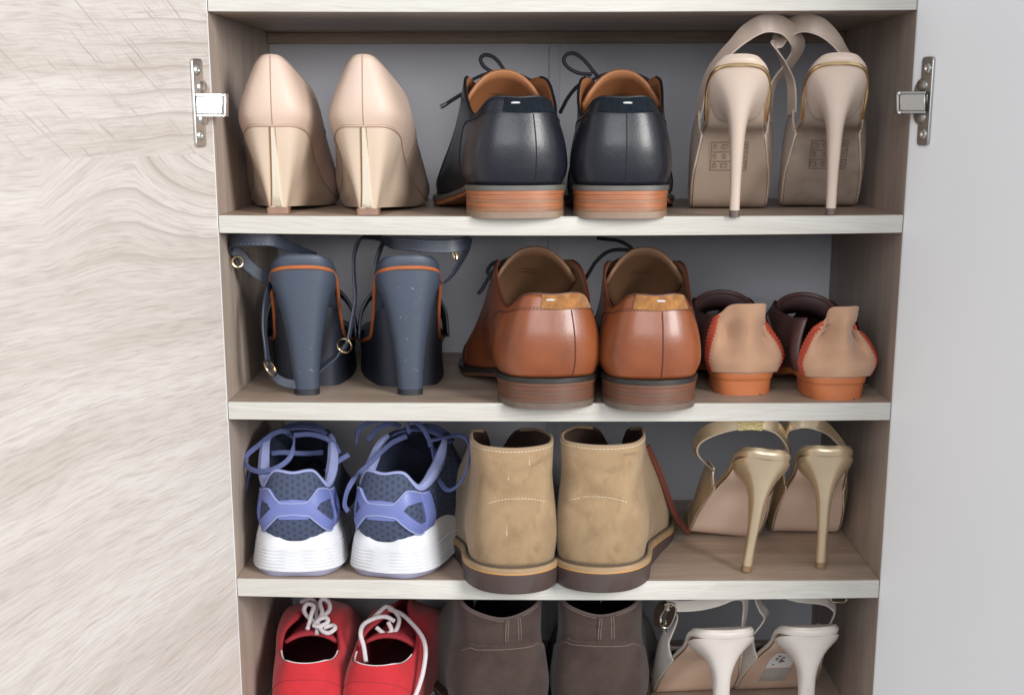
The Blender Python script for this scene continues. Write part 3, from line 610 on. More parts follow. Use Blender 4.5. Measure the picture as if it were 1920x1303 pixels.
    s.add('edge_binding', join([sweep(rim, circ(.0008, 6)), sweep(rim2, circ(.0008, 6))]), c['edge'], vamp)
    # side seam low on the vamp
    for cc in (int(nu*.20), nu-1-int(nu*.20)):
        s.add('side_seam', sweep(np.array([G[j, cc+(0 if cc < nu/2 else 0)] for j in range(0, nv-2)])+np.array([0, 0, 0]), circ(.0005, 5)), c['line'], vamp)
    s.U = U; s.b = b; s.G = G; s.I = I; s.H = Hh; s.vamp = vamp
    return s
CBL = dict(leather=BLUSH, sole=BLUSH_SOLE, heel=BLUSH, tip=TIP_DARK, line=NUDE_LINE, edge=M('blush_edge', (.66, .54, .46), .4), gold_line=True)
CGL = dict(leather=GOLD_LEATHER, sole=GOLD_SOLE, heel=GOLD_LEATHER, tip=M('bronze_tip', (.30, .19, .10), .4, .3), line=M('gold_seam', (.16, .09, .04), .5), edge=GOLD_EDGE)
CIV = dict(leather=IVORY, sole=IVORY_SOLE, heel=IVORY, tip=TIP_DARK, line=EDGE_BROWN, edge=M('ivory_edge', (.78, .72, .66), .4), lining=M('ivory_lining', (.62, .55, .48), .6))
def corner(s, which):
    """upper back corner of the vamp, where the strap grows out of it ('L' or 'R' as seen from behind)"""
    M4 = s.inv.inverted(); q = [np.array(M4 @ Vector((p[0]*s.mir, p[1], p[2]))) for p in (s.G[-3, 1], s.G[-3, -2])]
    q.sort(key=lambda p: p[0]); return q[0] if which == 'L' else q[1]
UPV = np.array([0, 0, 1.0])
def strap(s, pts, wid, th, mat, side=(0, .25, 1), name='sling_strap', widths=None, parent=None, edge=None):
    P = [corner(s, p) if isinstance(p, str) else at(*p) for p in pts]
    sd = side if isinstance(side[0], (tuple, list)) else [side]*len(P)
    o = s.add(name, ribbon(P, sd, wid, th, 7, widths=widths), mat, parent, world=True)
    if edge:
        Q = cr(np.array(P), 7); S_ = cr(np.array(sd, float), 7); T = np.gradient(Q, axis=0); T /= np.linalg.norm(T, axis=1)[:, None]
        S_ = S_-T*np.sum(S_*T, 1)[:, None]; S_ /= np.linalg.norm(S_, axis=1)[:, None]
        kk = np.ones(len(Q)) if widths is None else np.interp(np.linspace(0, 1, len(Q)), np.linspace(0, 1, len(widths)), widths)
        s.add('strap_edge', join([sweep(Q+S_*(q*wid/2*kk)[:, None], circ(th*.42, 6)) for q in (-1, 1)]), edge, o, world=True)
    return o
# nude pair on the top shelf
sA = slingback('slingback_heel', 'nude slingback stiletto with gold rim, nearer the black shoes', (.133, -.016, .1454), -5, 1, 'pair of nude stiletto slingbacks', dict(CBL), H=117, ball=118, seat=22.2, band=8, steep=1.45)
strap(sA, ['L', (1325, 150, .06), (1350, 112, .05), (1374, 86, .042), (1400, 62, .036), (1432, 45, .030), (1466, 48, .034), (1488, 68, .045), (1496, 92, .058), (1478, 124, .072), (1448, 164, .085), 'R'], .0125, .0016, BLUSH,
      [(-.3, .9, .2), (-.2, .7, .6), (0, .3, 1), (.15, .2, 1), (.1, .1, 1), (0, 0, 1), (.1, .2, 1), (.5, .4, .8), (.8, .5, .2), (.6, .75, -.2), (.5, .85, -.1), (.4, .9, .0)], edge=CBL['edge'], widths=[.9, .8, .8, .85, 1, 1, 1, 1, .95, .85, .8, .9])
sB = slingback('slingback_heel', 'nude slingback stiletto with gold rim and scuffed sole, nearest the white door', (.208, -.009, .1465), -6, -1, 'pair of nude stiletto slingbacks', dict(CBL, sole=BLUSH_SOLE_WORN), H=117, ball=118, seat=22.2, band=8, steep=1.45)
strap(sB, ['L', (1484, 160, .080), (1470, 120, .066), (1456, 92, .055), (1450, 72, .050), (1462, 76, .052), (1480, 54, .046), (1506, 44, .038), (1536, 50, .034), (1562, 70, .038), (1584, 100, .046), (1606, 140, .06), 'R'], .0125, .0016, BLUSH,
      [(-.4, .9, 0), (-.5, .85, 0), (-.5, .7, .3), (-.3, .5, .7), (.3, .3, .9), (.2, .2, 1), (-.1, .2, 1), (0, 0, 1), (.1, .1, 1), (.1, .2, 1), (.1, .3, 1), (.3, .8, .5), (.3, .9, .2)], edge=CBL['edge'], widths=[.9, .7, .6, .65, .8, .9, 1, 1, 1, .9, .75, .8, .9])

def under(s, x, y, off=.45):
    """point just below the arch of the sole, local mm"""
    ys = [u_[0] for u_ in s.U]; zs = [u_[2] for u_ in s.U]; z = np.interp(y, ys, zs); sl = (np.interp(y+3, ys, zs)-np.interp(y-3, ys, zs))/6
    n = np.array([0, sl, -1.0]); n /= np.linalg.norm(n); return (np.array([x+s.b(y), y, z])+n*off)*MM
def stamp(s, x0, x1, y0, y1):
    """care symbols stamped on the arch: a ruled box with three rows of small marks"""
    P = lambda pts: sweep(cr(np.array([under(s, x, y) for x, y in pts]), 2), circ(.00022, 4)); q = []
    for y in (y0, lerp(y0, y1, .34), lerp(y0, y1, .68), y1): q.append(P([(x0, y), ((x0+x1)/2, y), (x1, y)]))
    for x in (x0, x1): q.append(P([(x, y0), (x, (y0+y1)/2), (x, y1)]))
    h = (y1-y0)/3
    for r in range(3):
        yc = lerp(y0, y1, .17+.335*r)
        for x in np.linspace(x0+3.2, x1-3.2, 4):
            if r % 2 == int(x*7) % 2 or r == 1: q.append(P([(x, yc-h*.28), (x+1.5, yc), (x, yc+h*.28), (x-1.5, yc), (x, yc-h*.28)]))
            else: q.append(P([(x-2, yc-h*.2), (x+2.4, yc-h*.22), (x+2, yc+h*.22), (x, yc+h*.1), (x-2, yc+h*.24), (x-2, yc-h*.2)]))
    s.add('sole_stamp', join(q), INK)['kind'] = 'stuff'
stamp(sA, -17, 12, 74, 92); stamp(sB, -17, 12, 74, 92)
# gold pair on the third shelf
sG = slingback('slingback_heel', 'gold slingback stiletto standing askew beside the tan boots', (.160, .0145, -.1486), 4, 1, 'pair of gold stiletto slingbacks', dict(CGL), H=105, ball=112, seat=21.8, band=8.5, Wd=31, steep=.35, tilt=7, tipw=4.2)
strap(sG, ['L', (1306, 850, .066), (1308, 826, .058), (1330, 808, .050), (1366, 796, .042), (1402, 792, .038), (1440, 794, .040), (1466, 812, .048), (1480, 850, .065), 'R'], .0105, .0016, GOLD_LEATHER,
      [(-.4, .9, .2), (-.4, .8, .4), (-.1, .6, .8), (0, .3, 1), (0, .1, 1), (0, 0, 1), (0, .1, 1), (.1, .3, 1), (.2, .6, .6), (.3, .9, .2)], edge=GOLD_EDGE, widths=[.9, .75, .9, 1, 1, 1, 1, .8, .7, .8])
sg = strap(sG, [(1383, 796, .0385), (1398, 794.5, .0372), (1414, 794.5, .0372), (1430, 796, .0385)], .0112, .0024, M('gold_elastic', (.62, .50, .24), .4, .6, bump=.8, bscale=500), (0, .0, 1), 'elastic_tab')
sH = slingback('slingback_heel', 'gold slingback stiletto standing straight, nearest the white door', (.2225, .0235, -.1482), -3, -1, 'pair of gold stiletto slingbacks', dict(CGL), H=105, ball=112, seat=21.8, band=8.5, Wd=30, steep=.35, tipw=4.2)
strap(sH, ['R', (1594, 862, .07), (1582, 838, .06), (1560, 812, .052), (1542, 799, .045), (1522, 792, .042), (1496, 792, .044), (1474, 804, .052), (1470, 850, .07), 'L'], .0095, .0016, GOLD_LEATHER,
      [(.4, .9, .2), (.4, .8, .4), (.2, .5, .8), (.1, .3, 1), (0, .1, 1), (0, 0, 1), (0, .1, 1), (-.1, .3, 1), (-.2, .6, .6), (-.3, .9, .2)], edge=GOLD_EDGE, widths=[.9, .55, .6, .7, .85, 1, 1, 1, .9, .7, .8])
# ivory pair on the lowest shelf
sI = slingback('slingback_heel', 'ivory slingback heel on the lowest shelf beside the dark brown boots', (.143, .008, -.2975), 7, 1, 'pair of ivory slingbacks', dict(CIV), H=100, ball=112, seat=27, band=7, Wd=37, steep=.25, tipw=7.0, heel_lean=1)
sJ = slingback('slingback_heel', 'ivory slingback heel with a paper sticker under its sole, nearest the white door', (.2165, .014, -.2972), 6, 1, 'pair of ivory slingbacks', dict(CIV), H=100, ball=112, seat=26, band=7, Wd=36, steep=.25, tipw=7.0, heel_lean=1)
BUCKLE = M('pale_buckle', (.72, .66, .56), .22, 1.0)
strap(sI, ['L', (1266, 1158, .078), (1262, 1142, .07), (1250, 1134, .062), (1275, 1136, .055), (1310, 1134, .048), (1345, 1126, .042), (1372, 1116, .040), (1392, 1116, .05), (1398, 1134, .064), 'R'], .0085, .0016, IVORY,
      [(-.3, .9, .1), (-.3, .9, .2), (-.3, .8, .4), (0, .4, .9), (0, .1, 1), (0, 0, 1), (0, 0, 1), (0, .1, 1), (.3, .5, .7), (.5, .8, .2), (.4, .9, .1)], edge=CIV['edge'])
bk = [at(1246, 1133, .058), at(1262, 1138, .056), at(1252, 1168, .060), at(1235, 1170, .064), at(1234, 1150, .064)]
s_b = sI.add('buckle', ribbon(bk, [(.5, -.5, .2)]*5, .0085, .0022, 5, closed=True), BUCKLE, world=True)
strap(sJ, ['L', (1436, 1158, .085), (1426, 1138, .078), (1418, 1120, .07), (1416, 1106, .06)], .0105, .0016, IVORY, [(.5, .8, .1), (.5, .8, .2), (.4, .8, .3), (.2, .6, .7), (.1, .4, .9)], edge=CIV['edge'], widths=[.9, .9, .8, .7, .7])
strap(sJ, ['R', (1565, 1148, .070), (1558, 1132, .062), (1545, 1124, .055), (1520, 1121, .048), (1495, 1118, .044), (1460, 1108, .045)], .0085, .0016, IVORY, [(.3, .9, .1), (.3, .9, .2), (.2, .6, .6), (.1, .2, 1), (0, 0, 1), (0, 0, 1), (0, .1, 1)], edge=CIV['edge'])
sJ.add('buckle', ribbon([at(1560, 1119, .052), at(1584, 1119, .053), at(1584, 1127, .053), at(1560, 1127, .052)], [(0, -1, 0)]*4, .003, .0016, 4, closed=True), BUCKLE, world=True)
# paper sticker under the arch of the right one
PAPER = M('sticker_paper', (.80, .79, .77), .6, var=.05, vscale=60)
def sticker(s, x0, x1, y0, y1, name, mat, off, skew=0.0):
    V = []; n = 9
    for o_ in (off, off-.3):
        for i in range(n):
            y = lerp(y0, y1, i/(n-1)); V += [under(s, x0+skew*(i/(n-1)), y, o_), under(s, x1+skew*(i/(n-1)), y, o_)]
    F = [(2*i, 2*i+1, 2*i+3, 2*i+2) for i in range(n-1)]+[(2*n+2*i+2, 2*n+2*i+3, 2*n+2*i+1, 2*n+2*i) for i in range(n-1)]
    F += [(2*i+1, 2*i, 2*n+2*i, 2*n+2*i+1) for i in (0,)]+[(2*i, 2*i+2, 2*n+2*i+2, 2*n+2*i) for i in range(n-1)]+[(2*i+3, 2*i+1, 2*n+2*i+1, 2*n+2*i+3) for i in range(n-1)]
    return s.add(name, (np.array(V), F), mat)
st = sticker(sJ, -17, 6, 52, 78, 'paper_sticker', PAPER, .8, -2); sticker(sJ, -18.5, 6, 80, 98, 'paper_sticker', M('sticker_grey', (.52, .49, .46), .6, var=.25, vscale=120), .8, -1)
INKB = M('sticker_ink', (.08, .09, .11), .6)
q = []
for k, (x, y) in enumerate(((-13, 57), (-12.6, 59), (-13.6, 63), (-13.4, 65), (-13.2, 67), (-14.5, 73), (-8.5, 61), (-8.4, 63))):
    q.append(sweep([under(sJ, x, y, .95), under(sJ, x+2.2, y, .95)], circ(.0005, 4)))
sJ.add('sticker_print', join(q), INKB, st)['kind'] = 'stuff'
V = np.array([under(sJ, -9, 64, 1.0), under(sJ, -3.5, 70, 1.0), under(sJ, -9.5, 71, 1.0)]+[under(sJ, -9, 64, .7), under(sJ, -3.5, 70, .7), under(sJ, -9.5, 71, .7)])
sJ.add('sticker_mark', (V, [(0, 1, 2), (5, 4, 3), (0, 3, 4, 1), (1, 4, 5, 2), (2, 5, 3, 0)]), M('sticker_grey_ink', (.16, .18, .21), .6), st)
# ------------------------------------------------------------------ navy block-heel sandals
NAVY = M('navy_matt_leather', (0.049, 0.063, 0.094), 0.42, var2=(0.040, 0.052, 0.078), vscale=16, bump=.12, bscale=700, wr=1.5, wscale=70, rvar=.15)
NAVY_DK = M('navy_platform', (0.010, 0.013, 0.026), 0.55, var=.25, vscale=30, bump=.1, bscale=500)
NAVY_STRAP = M('navy_strap', (0.030, 0.037, 0.056), 0.45, var=.2, vscale=40, bump=.1, bscale=600)
NAVY_IN = M('navy_strap_inside', (0.012, 0.013, 0.020), 0.6)
ORANGE_LINE = M('orange_piping', (0.44, 0.130, 0.045), 0.45, var=.2, vscale=60)
BRASS = M('brass', (0.80, 0.60, 0.34), 0.16, 1.0)
NAVY_THREAD = M('navy_thread', (0.16, 0.19, 0.26), 0.6)
SCUFF = M('scuff', (0.32, 0.36, 0.42), 0.7)
def sandal(label, loc, rot, mir):
    s = Shoe('block_heel_sandal', label, 'sandal', loc, rot, mir, 'pair of navy block heel sandals')
    H = 108
    # footbed line: seat, slope, platform forefoot
    U = [(0, 0, H), (5, 18.5, H-2), (24, 25.5, H-11), (50, 26.5, H-36), (78, 28.5, H-64), (105, 33, 36), (135, 36, 31), (168, 35, 30), (195, 24, 31), (212, 0, 33)]
    n = len(U)
    def rg(dz, dw): return [(y-(dw*.6 if i == 0 else 0), 0, w_+dw if 0 < i < n-1 else 0, z+dz) for i, (y, w_, z) in enumerate(U)]
    s.add('footbed', solid([rg(-2, -.3), rg(1.5, .8), rg(5.5, .6), rg(7.5, -1.2)], 6, 4), NAVY)
    s.add('orange_piping', tube([tuple(np.array(p)) for p in cr(ring(rg(-2.6, .7)), 2, closed=True)], .0016, 3, closed=True, m=8), ORANGE_LINE)
    # platform under the forefoot, dark
    base = [(52, 0, 0), (56, 22, 0), (78, 30, 0), (105, 35, 0), (135, 37, 0), (168, 36, 0), (195, 25, 2), (212, 0, 4)]
    top = [(50, 0, H-40), (53, 24, H-43), (78, 28.5, H-67), (105, 33.5, 33), (135, 36.5, 28.5), (168, 35.5, 27.5), (195, 24.5, 28.5), (212, 0, 30.5)]
    s.add('platform', stack([[(y, 0, w_, z) for y, w_, z in base], [(lerp(y, y2, .6), 0, lerp(w_, w2, .3)*.97 if w_ else 0, lerp(z, z2, .55)) for (y, w_, z), (y2, w2, z2) in zip(base, top)], [(y, 0, w_, z) for y, w_, z in top]], 6), NAVY_DK)
    # tall tapering heel
    hr = []
    for t in np.linspace(0, 1, 10):
        q = 1-t; w_ = kf(q, [(0, 9.8), (.2, 11.4), (.4, 14.0), (.6, 17.6), (.72, 20.2), (.84, 23.2), (.93, 25.2), (1, 26)]); z = lerp(5, H-3, q); yb = lerp(9, .5, q**.8); dl = lerp(22, 47, q); sl = max(0, (q-.72)/.28)*34
        hr.append([(yb, 0, 0, z), (yb+dl*.07, 0, w_*.66, z), (yb+dl*.3, 0, w_, z-sl*.2), (yb+dl*.7, 0, w_*.97, z-sl*.62), (yb+dl*.95, 0, w_*.7, z-sl), (yb+dl, 0, 0, z-sl)])
    hr = hr[::-1]; hr = hr[::-1][::-1]; Hh = Shell(hr[::-1], 6, 4)
    hl = s.add('heel', shell_mesh(Hh.G, True, True), NAVY)
    s.add('heel_tip', stack([[(8.8, 0, 0, z), (10.4, 0, 6.8, z), (16, 0, 10.3, z), (24.5, 0, 9.9, z), (30, 0, 7, z), (31.3, 0, 0, z)] for z in (0, 4.9)], 4), NAVY_IN, hl, bevel=.0004)
    q = []
    rr = random.Random(3 if mir > 0 else 5)
    for k in range(16):
        u = rr.uniform(-.07, .07); v = rr.uniform(.15, .95); p = Hh.on(u, v, .0001); q.append(sweep([p, p+np.array([rr.uniform(-1, 1), 0, rr.uniform(-1, 1)])*rr.uniform(.0004, .002)], circ(.00018, 4)))
    s.add('scuff_marks', join(q), SCUFF, hl)['kind'] = 'stuff'
    # vamp band arching over the forefoot
    P = []
    for k in range(13):
        a = math.pi*k/12; P.append((-38*math.cos(a)*1.02, 118+4*math.sin(a), 34+46*math.sin(a)**.8))
    v_ = s.add('vamp_band', ribbon(np.array(P)*MM, [(0, 1, -.25)]*13, .040, .0022, 3), [NAVY_IN])
    s.add('band_edge', join([sweep(cr(np.array(P)*MM, 3)+np.array([0, dy, -dy*.25]), circ(.0013, 6)) for dy in (-.0195, .0195)]), NAVY_STRAP, v_)
    return s
def buckle(s, c, w_, h, th, parent, ax=(1, 0, 0), up=(0, 0, 1), prong=True):
    ax = np.array(ax, float); ax /= np.linalg.norm(ax); up = np.array(up, float); up -= ax*np.dot(ax, up); up /= np.linalg.norm(up)
    P = [c+ax*w_/2*math.cos(a)+up*h/2*math.sin(a) for a in np.linspace(0, 2*math.pi, 17)[:-1]]
    b = tube(P, th, 2, closed=True, m=8); parts = [b]
    if prong: parts.append(tube([c+ax*w_/2, c+up*th, c-ax*w_/2], th*.7, 2, m=6))
    return s.add('buckle', join(parts), BRASS, parent, world=True)
sC = sandal('navy block heel sandal with a loose buckled strap, in the left corner', (-.2055, .022, -.0006), 5, 1)
sD = sandal('navy block heel sandal standing beside the brown leather shoes', (-.1195, .026, -.0013), 8, -1)
def wstrap(s, pts, wid, side, name='ankle_strap', th=.0018, widths=None, stitch=0):
    o = strap(s, pts, wid, th, NAVY_STRAP, side, name, widths)
    if stitch:
        Q = cr(np.array([at(*p) for p in pts]), 6); S_ = np.array([0, 0, 1.0])
        for sg in (-1, 1): s.add('stitching', dashes(Q+np.array([0, -th*.62, sg*(wid/2-.0018)]), stitch, .0016, .00028), NAVY_THREAD, o, world=True)['kind'] = 'stuff'
    return o
# first sandal: ankle loop to the left, thin strap hanging down with its buckle
a1 = wstrap(sC, [(432, 452, .030), (448, 450, .018), (480, 449, .012), (512, 450, .016), (540, 462, .028), (566, 470, .045), (592, 480, .062)], .0105, [(0, 0, 1)]*7, stitch=26, widths=[1, 1, 1, 1, .8, .6, .6])
wstrap(sC, [(432, 452, .030), (432, 466, .036), (446, 474, .040), (464, 496, .044), (486, 514, .046), (508, 526, .050)], .0095, [(0, 0, 1), (.2, .4, .9), (.4, .3, .8), (.6, .2, .7), (.6, .2, .7), (.5, .3, .7)])
buckle(sC, at(446, 491, .034), .0085, .0085, .0008, a1, (1, .3, 0), (0, 0, 1), False)
a2 = wstrap(sC, [(512, 526, .055), (502, 545, .040), (496, 575, .030), (495, 615, .026), (499, 650, .024), (503, 682, .024), (512, 702, .024), (530, 716, .028), (560, 722, .036)], .0075, [(.1, 1, 0), (.15, 1, 0), (.15, 1, 0), (.2, 1, 0), (.2, 1, 0), (.3, 1, .2), (.5, .8, .5), (.5, .5, .8), (.3, .3, 1)])
buckle(sC, at(507, 690, .020), .016, .0135, .0008, a2, (.35, .8, -.35), (-.5, 0, .9))
# the other strap: a loop up over the gap, then down to the second buckle
a3 = wstrap(sC, [(598, 694, .040), (620, 676, .040), (640, 660, .042), (652, 640, .045), (660, 600, .05), (666, 560, .055), (664, 520, .06), (664, 480, .065), (674, 452, .07), (694, 443, .075), (716, 446, .08)], .0075, [(.3, .6, .7), (.4, .6, .7), (.6, .8, .3), (.2, 1, 0), (.2, 1, 0), (.1, 1, 0), (.1, 1, 0), (.1, 1, 0), (.3, 1, .2), (.2, .8, .5), (0, .6, .8)])
buckle(sC, at(646, 648, .038), .0135, .012, .0008, a3, (.5, .7, .3), (-.6, .2, .8))
# second sandal: wide ankle strap looping behind the heel
b1 = wstrap(sD, [(722, 452, .050), (738, 456, .036), (770, 458, .028), (806, 462, .024), (840, 462, .024), (866, 458, .030), (880, 450, .042)], .0105, [(0, .1, 1)]*7, stitch=30, widths=[.7, .9, 1, 1, 1, 1, 1])
wstrap(sD, [(722, 446, .060), (712, 470, .056), (706, 494, .052), (712, 512, .052), (720, 528, .056)], .0075, [(.3, .9, .2), (.3, .9, .1), (.2, 1, 0), (-.1, 1, 0), (-.2, 1, 0)])
wstrap(sD, [(880, 450, .042), (872, 474, .046), (860, 496, .048), (848, 516, .05), (834, 530, .054)], .0105, [(.4, .8, .3), (.5, .8, .2), (.5, .8, .2), (.4, .8, .2), (.4, .8, .2)], widths=[1, 1, .9, .7, .6])
buckle(sD, at(852, 474, .034), .004, .0115, .0008, b1, (.6, .6, .2), (-.1, 0, 1), False)

# ------------------------------------------------------------------ tan suede loafers with orange soles
TAN_SUEDE = M('tan_suede', (0.50, 0.295, 0.185), 0.95, var2=(0.44, 0.25, 0.15), vscale=60, bump=.22, bscale=1500, sheen=.35)
ORANGE_RUBBER = M('orange_rubber', (0.52, 0.165, 0.058), 0.42, var2=(0.45, 0.135, 0.046), vscale=30, bump=.04, bscale=300)
BURGUNDY = M('burgundy_leather', (0.120, 0.058, 0.052), 0.45, var=.3, vscale=30, bump=.08, bscale=600)
RED_THREAD = M('red_thread', (0.46, 0.070, 0.035), 0.7)
PALE_THREAD = M('pale_thread', (0.62, 0.46, 0.34), 0.7)
def loafer(label, loc, rot, mir, fold, top_dx=0.0):
    s = Shoe('loafer', label, 'loafer', loc, rot, mir, 'pair of tan suede loafers')
    # orange sole: lip over a set-in heel
    lip = [(-1, 0, 0), (5, 19, 0), (24, 25.6, 0), (60, 26, 0), (105, 31, 0), (145, 36, 0), (185, 34, 0), (215, 24, 0), (234, 0, 0)]
    def rl(z, dw, z2): return [(y-(dw if i == 0 else 0)+(dw if i == len(lip)-1 else 0), 0, w_+dw if w_ else 0, z if y < 80 else z2) for i, (y, w_, _) in enumerate(lip)]
    so = s.add('sole', solid([rl(13, -1.6, 4), rl(13.6, 0, 4.6), rl(18.6, .8, 9.6), rl(20.6, -.6, 11)], 6, 4), ORANGE_RUBBER)
    hb = [(1.5, 0, 0), (7, 18, 0), (24, 23.6, 0), (48, 22.5, 0), (60, 17, 0), (62, 0, 0)]
    s.add('heel', stack([[(y, 0, w_-.9 if w_ else 0, 0) for y, w_, _ in hb], [(y, 0, w_, 1.0) for y, w_, _ in hb], [(y-.6 if i == 0 else y, 0, w_+.8 if w_ else 0, 14) for i, (y, w_, _) in enumerate(hb)]], 6), ORANGE_RUBBER, so)
    q = [box(x*MM-.0006, x*MM+.0006, .0018+abs(x)*.00012, .006, .00005, .0012) for x in (-9, 12)]
    s.add('tread_notch', join(q), DARKGAP, so)
    # soft heel counter, pinched in and folded at the top
    tx = top_dx
    def r(st): return [(y, c_, w_, z) for y, c_, w_, z in st]
    hc = [[(-1.5, 0), (3, -21), (20, -30), (44, -33)], ]
    def loop(pts): return np.array(pts)*MM
    # rows of an open sheet, left edge -> back -> right edge
    a_, b_ = (14, 21) if fold < .5 else (10.5, 15)          # half width of the upright fold, and of its shoulder
    rows = [loop([(-28, 15, 18.8), (-25, 9, 19), (-16, 3, 19.4), (0, -1.6, 19.6), (16, 3, 19.4), (25, 9, 19), (28, 15, 18.8)]),
            loop([(-32, 15, 29), (-28, 8, 29.5), (-17.5, 2, 30), (0, -3.2, 30), (17.5, 2, 30), (28, 8, 29.5), (33, 15, 30)]),
            loop([(-31.5, 16, 41), (-26, 10, 41), (-15.5, 10+fold*2, 42), (tx*.4, 0, 42), (14.5+tx*.4, 10+fold*3, 42), (26, 10, 41), (32, 16, 41)]),
            loop([(-29, 17, 52), (-23, 13, 52), (-b_*.78, 17+fold*3, 53), (tx*.8, 2, 54), (b_*.70+tx*.8, 16+fold*5, 53), (21, 14, 52), (28, 18, 51)]),
            loop([(-26, 18, 60-fold*4), (-b_-1, 15, 60-fold*3), (-a_*.9+tx, 11, 64), (tx, 4, 65), (a_*.9+tx, 9+fold*2, 64), (b_+1+tx, 16, 60-fold*4), (24.5, 19, 58-fold*6)]),
            loop([(-24.5, 18.5, 64-fold*6), (-b_, 15, 67-fold*2), (-a_+tx, 11, 73.5), (tx, 4.6, 75), (a_+tx, 9, 74.5), (b_-2+tx, 15, 69-fold*2), (23, 19.5, 61-fold*7)])]
    sl_, sr_ = (1.0, .70) if fold < .5 else (.72, .64)       # how far the stitched edges draw in towards the top
    for k, q_ in ((2, .3), (3, .75), (4, 1.0), (5, 1.0)):
        for i in (0, 1): rows[k][i, 0] *= lerp(1, sl_, q_)
        for i in (5, 6): rows[k][i, 0] *= lerp(1, sr_, q_)
    for r_ in rows: r_[:, 0] *= .95
    G = cr(np.array(rows), 6); G = np.swapaxes(cr(np.swapaxes(G, 0, 1), 6), 0, 1); nv, nu = G.shape[:2]
    hcobj = s.add('heel_counter', (G.reshape(-1, 3), grid_faces(nv, nu, False)), [TAN_SUEDE, TAN_SUEDE], solidify=.0018)
    # burgundy vamp and sides with an open throat
    v_rings = [[(26, 0, 0, 19), (34, 0, 27, 19), (60, 0, 27.5, 18), (105, -1, 31, 11), (145, -1, 36, 10), (185, 0, 34, 10.5), (214, 1, 23, 11.5), (231, 2, 0, 12.5)],
               [(26, 0, 0, 33), (35, 0, 29.5, 33), (60, 0, 30.5, 31), (105, -1, 34, 26), (145, -1, 38, 22), (184, 0, 35, 20), (212, 1, 23, 18), (229, 2, 0, 17)],
               [(30, 0, 0, 48), (38, 0, 27, 48), (62, 0, 30, 46), (105, -1, 34, 44), (145, -1, 34, 38), (180, 0, 28, 31), (206, 1, 16, 25), (221, 2, 0, 22)],
               [(34, 0, 0, 62), (40, 0, 22.5, 62), (66, 0, 27, 60), (100, -1, 28, 62), (126, -1, 24, 66), (150, -1, 10, 58), (190, 1, 2, 36), (210, 2, 0, 28)]]
    Sh = Shell(v_rings, 6, 5); NU = Sh.NU; i0, i1 = int(NU*.06), int(NU*.94)
    Gv = Sh.G[:, i0:i1+1]; nv2, nu2 = Gv.shape[:2]
    va = s.add('vamp', (Gv.reshape(-1, 3), grid_faces(nv2, nu2, False)), [BURGUNDY, M('dark_lining', (.035, .018, .018), .6)], solidify=.0018)
    P = []
    for k in range(11):
        a = math.pi*k/10; P.append((-1-25.5*math.cos(a), 108+18*math.sin(a), 58+13*math.sin(a)))
    s.add('throat_rim', tube(np.array(P)*MM, .0021, 4, m=8), BURGUNDY, va)
    P2 = np.array(P)*MM; Vv = []
    for p in cr(P2, 2): Vv += [p, p+np.array([0, .014, -.017])]
    m_ = len(Vv)//2; s.add('tongue', (np.array(Vv), [(2*i, 2*i+2, 2*i+3, 2*i+1) for i in range(m_-1)]), [BURGUNDY, M('mauve_lining', (.085, .045, .045), .6)], va, solidify=.0016)
    # whip stitching down both edges of the counter, red over pale cord
    for col in (0, nu-1):
        E_ = G[:, col]; d = np.concatenate([[0], np.cumsum(np.linalg.norm(np.diff(E_, axis=0), axis=1))]); inn = G[:, 3 if col == 0 else nu-4]
        reds, pales = [], []
        m = 15
        for k in range(m):
            f = lambda A, c: np.array([np.interp(c*d[-1], d, A[:, i]) for i in range(3)])
            a, b = f(E_, (k+.15)/m), f(inn, (k+.95)/m); out = (a-f(inn, (k+.15)/m)); out /= np.linalg.norm(out)+1e-9
            o2 = np.array([0, -.0016, 0]); a = a+out*.0022
            (reds if k % 1 == 0 else pales).append(tube([a+o2, (a+b)/2+o2*1.5, b+o2*1.3], .0018, 3, m=6))
            c_, e_ = f(E_, (k+.75)/m)+out*.0022, f(inn, (k+.45)/m)
            pales.append(tube([c_+o2, (c_+e_)/2+o2*1.9, e_+o2], .0006, 3, m=6))
        wh = s.add('whip_stitch', join(reds), RED_THREAD, hcobj); wh['kind'] = 'stuff'
        p_ = s.add('pale_cord', join(pales), PALE_THREAD, hcobj); p_['kind'] = 'stuff'
    return s
loafer('tan suede loafer with orange sole and upright heel, beside the brown leather shoes', (.1545, .034, -.0012), 3, 1, 0.15, 0.0)
loafer('tan suede loafer with orange sole and pinched heel, nearest the white door', (.2265, .010, -.0006), 5, 1, 1.0, 2.0)
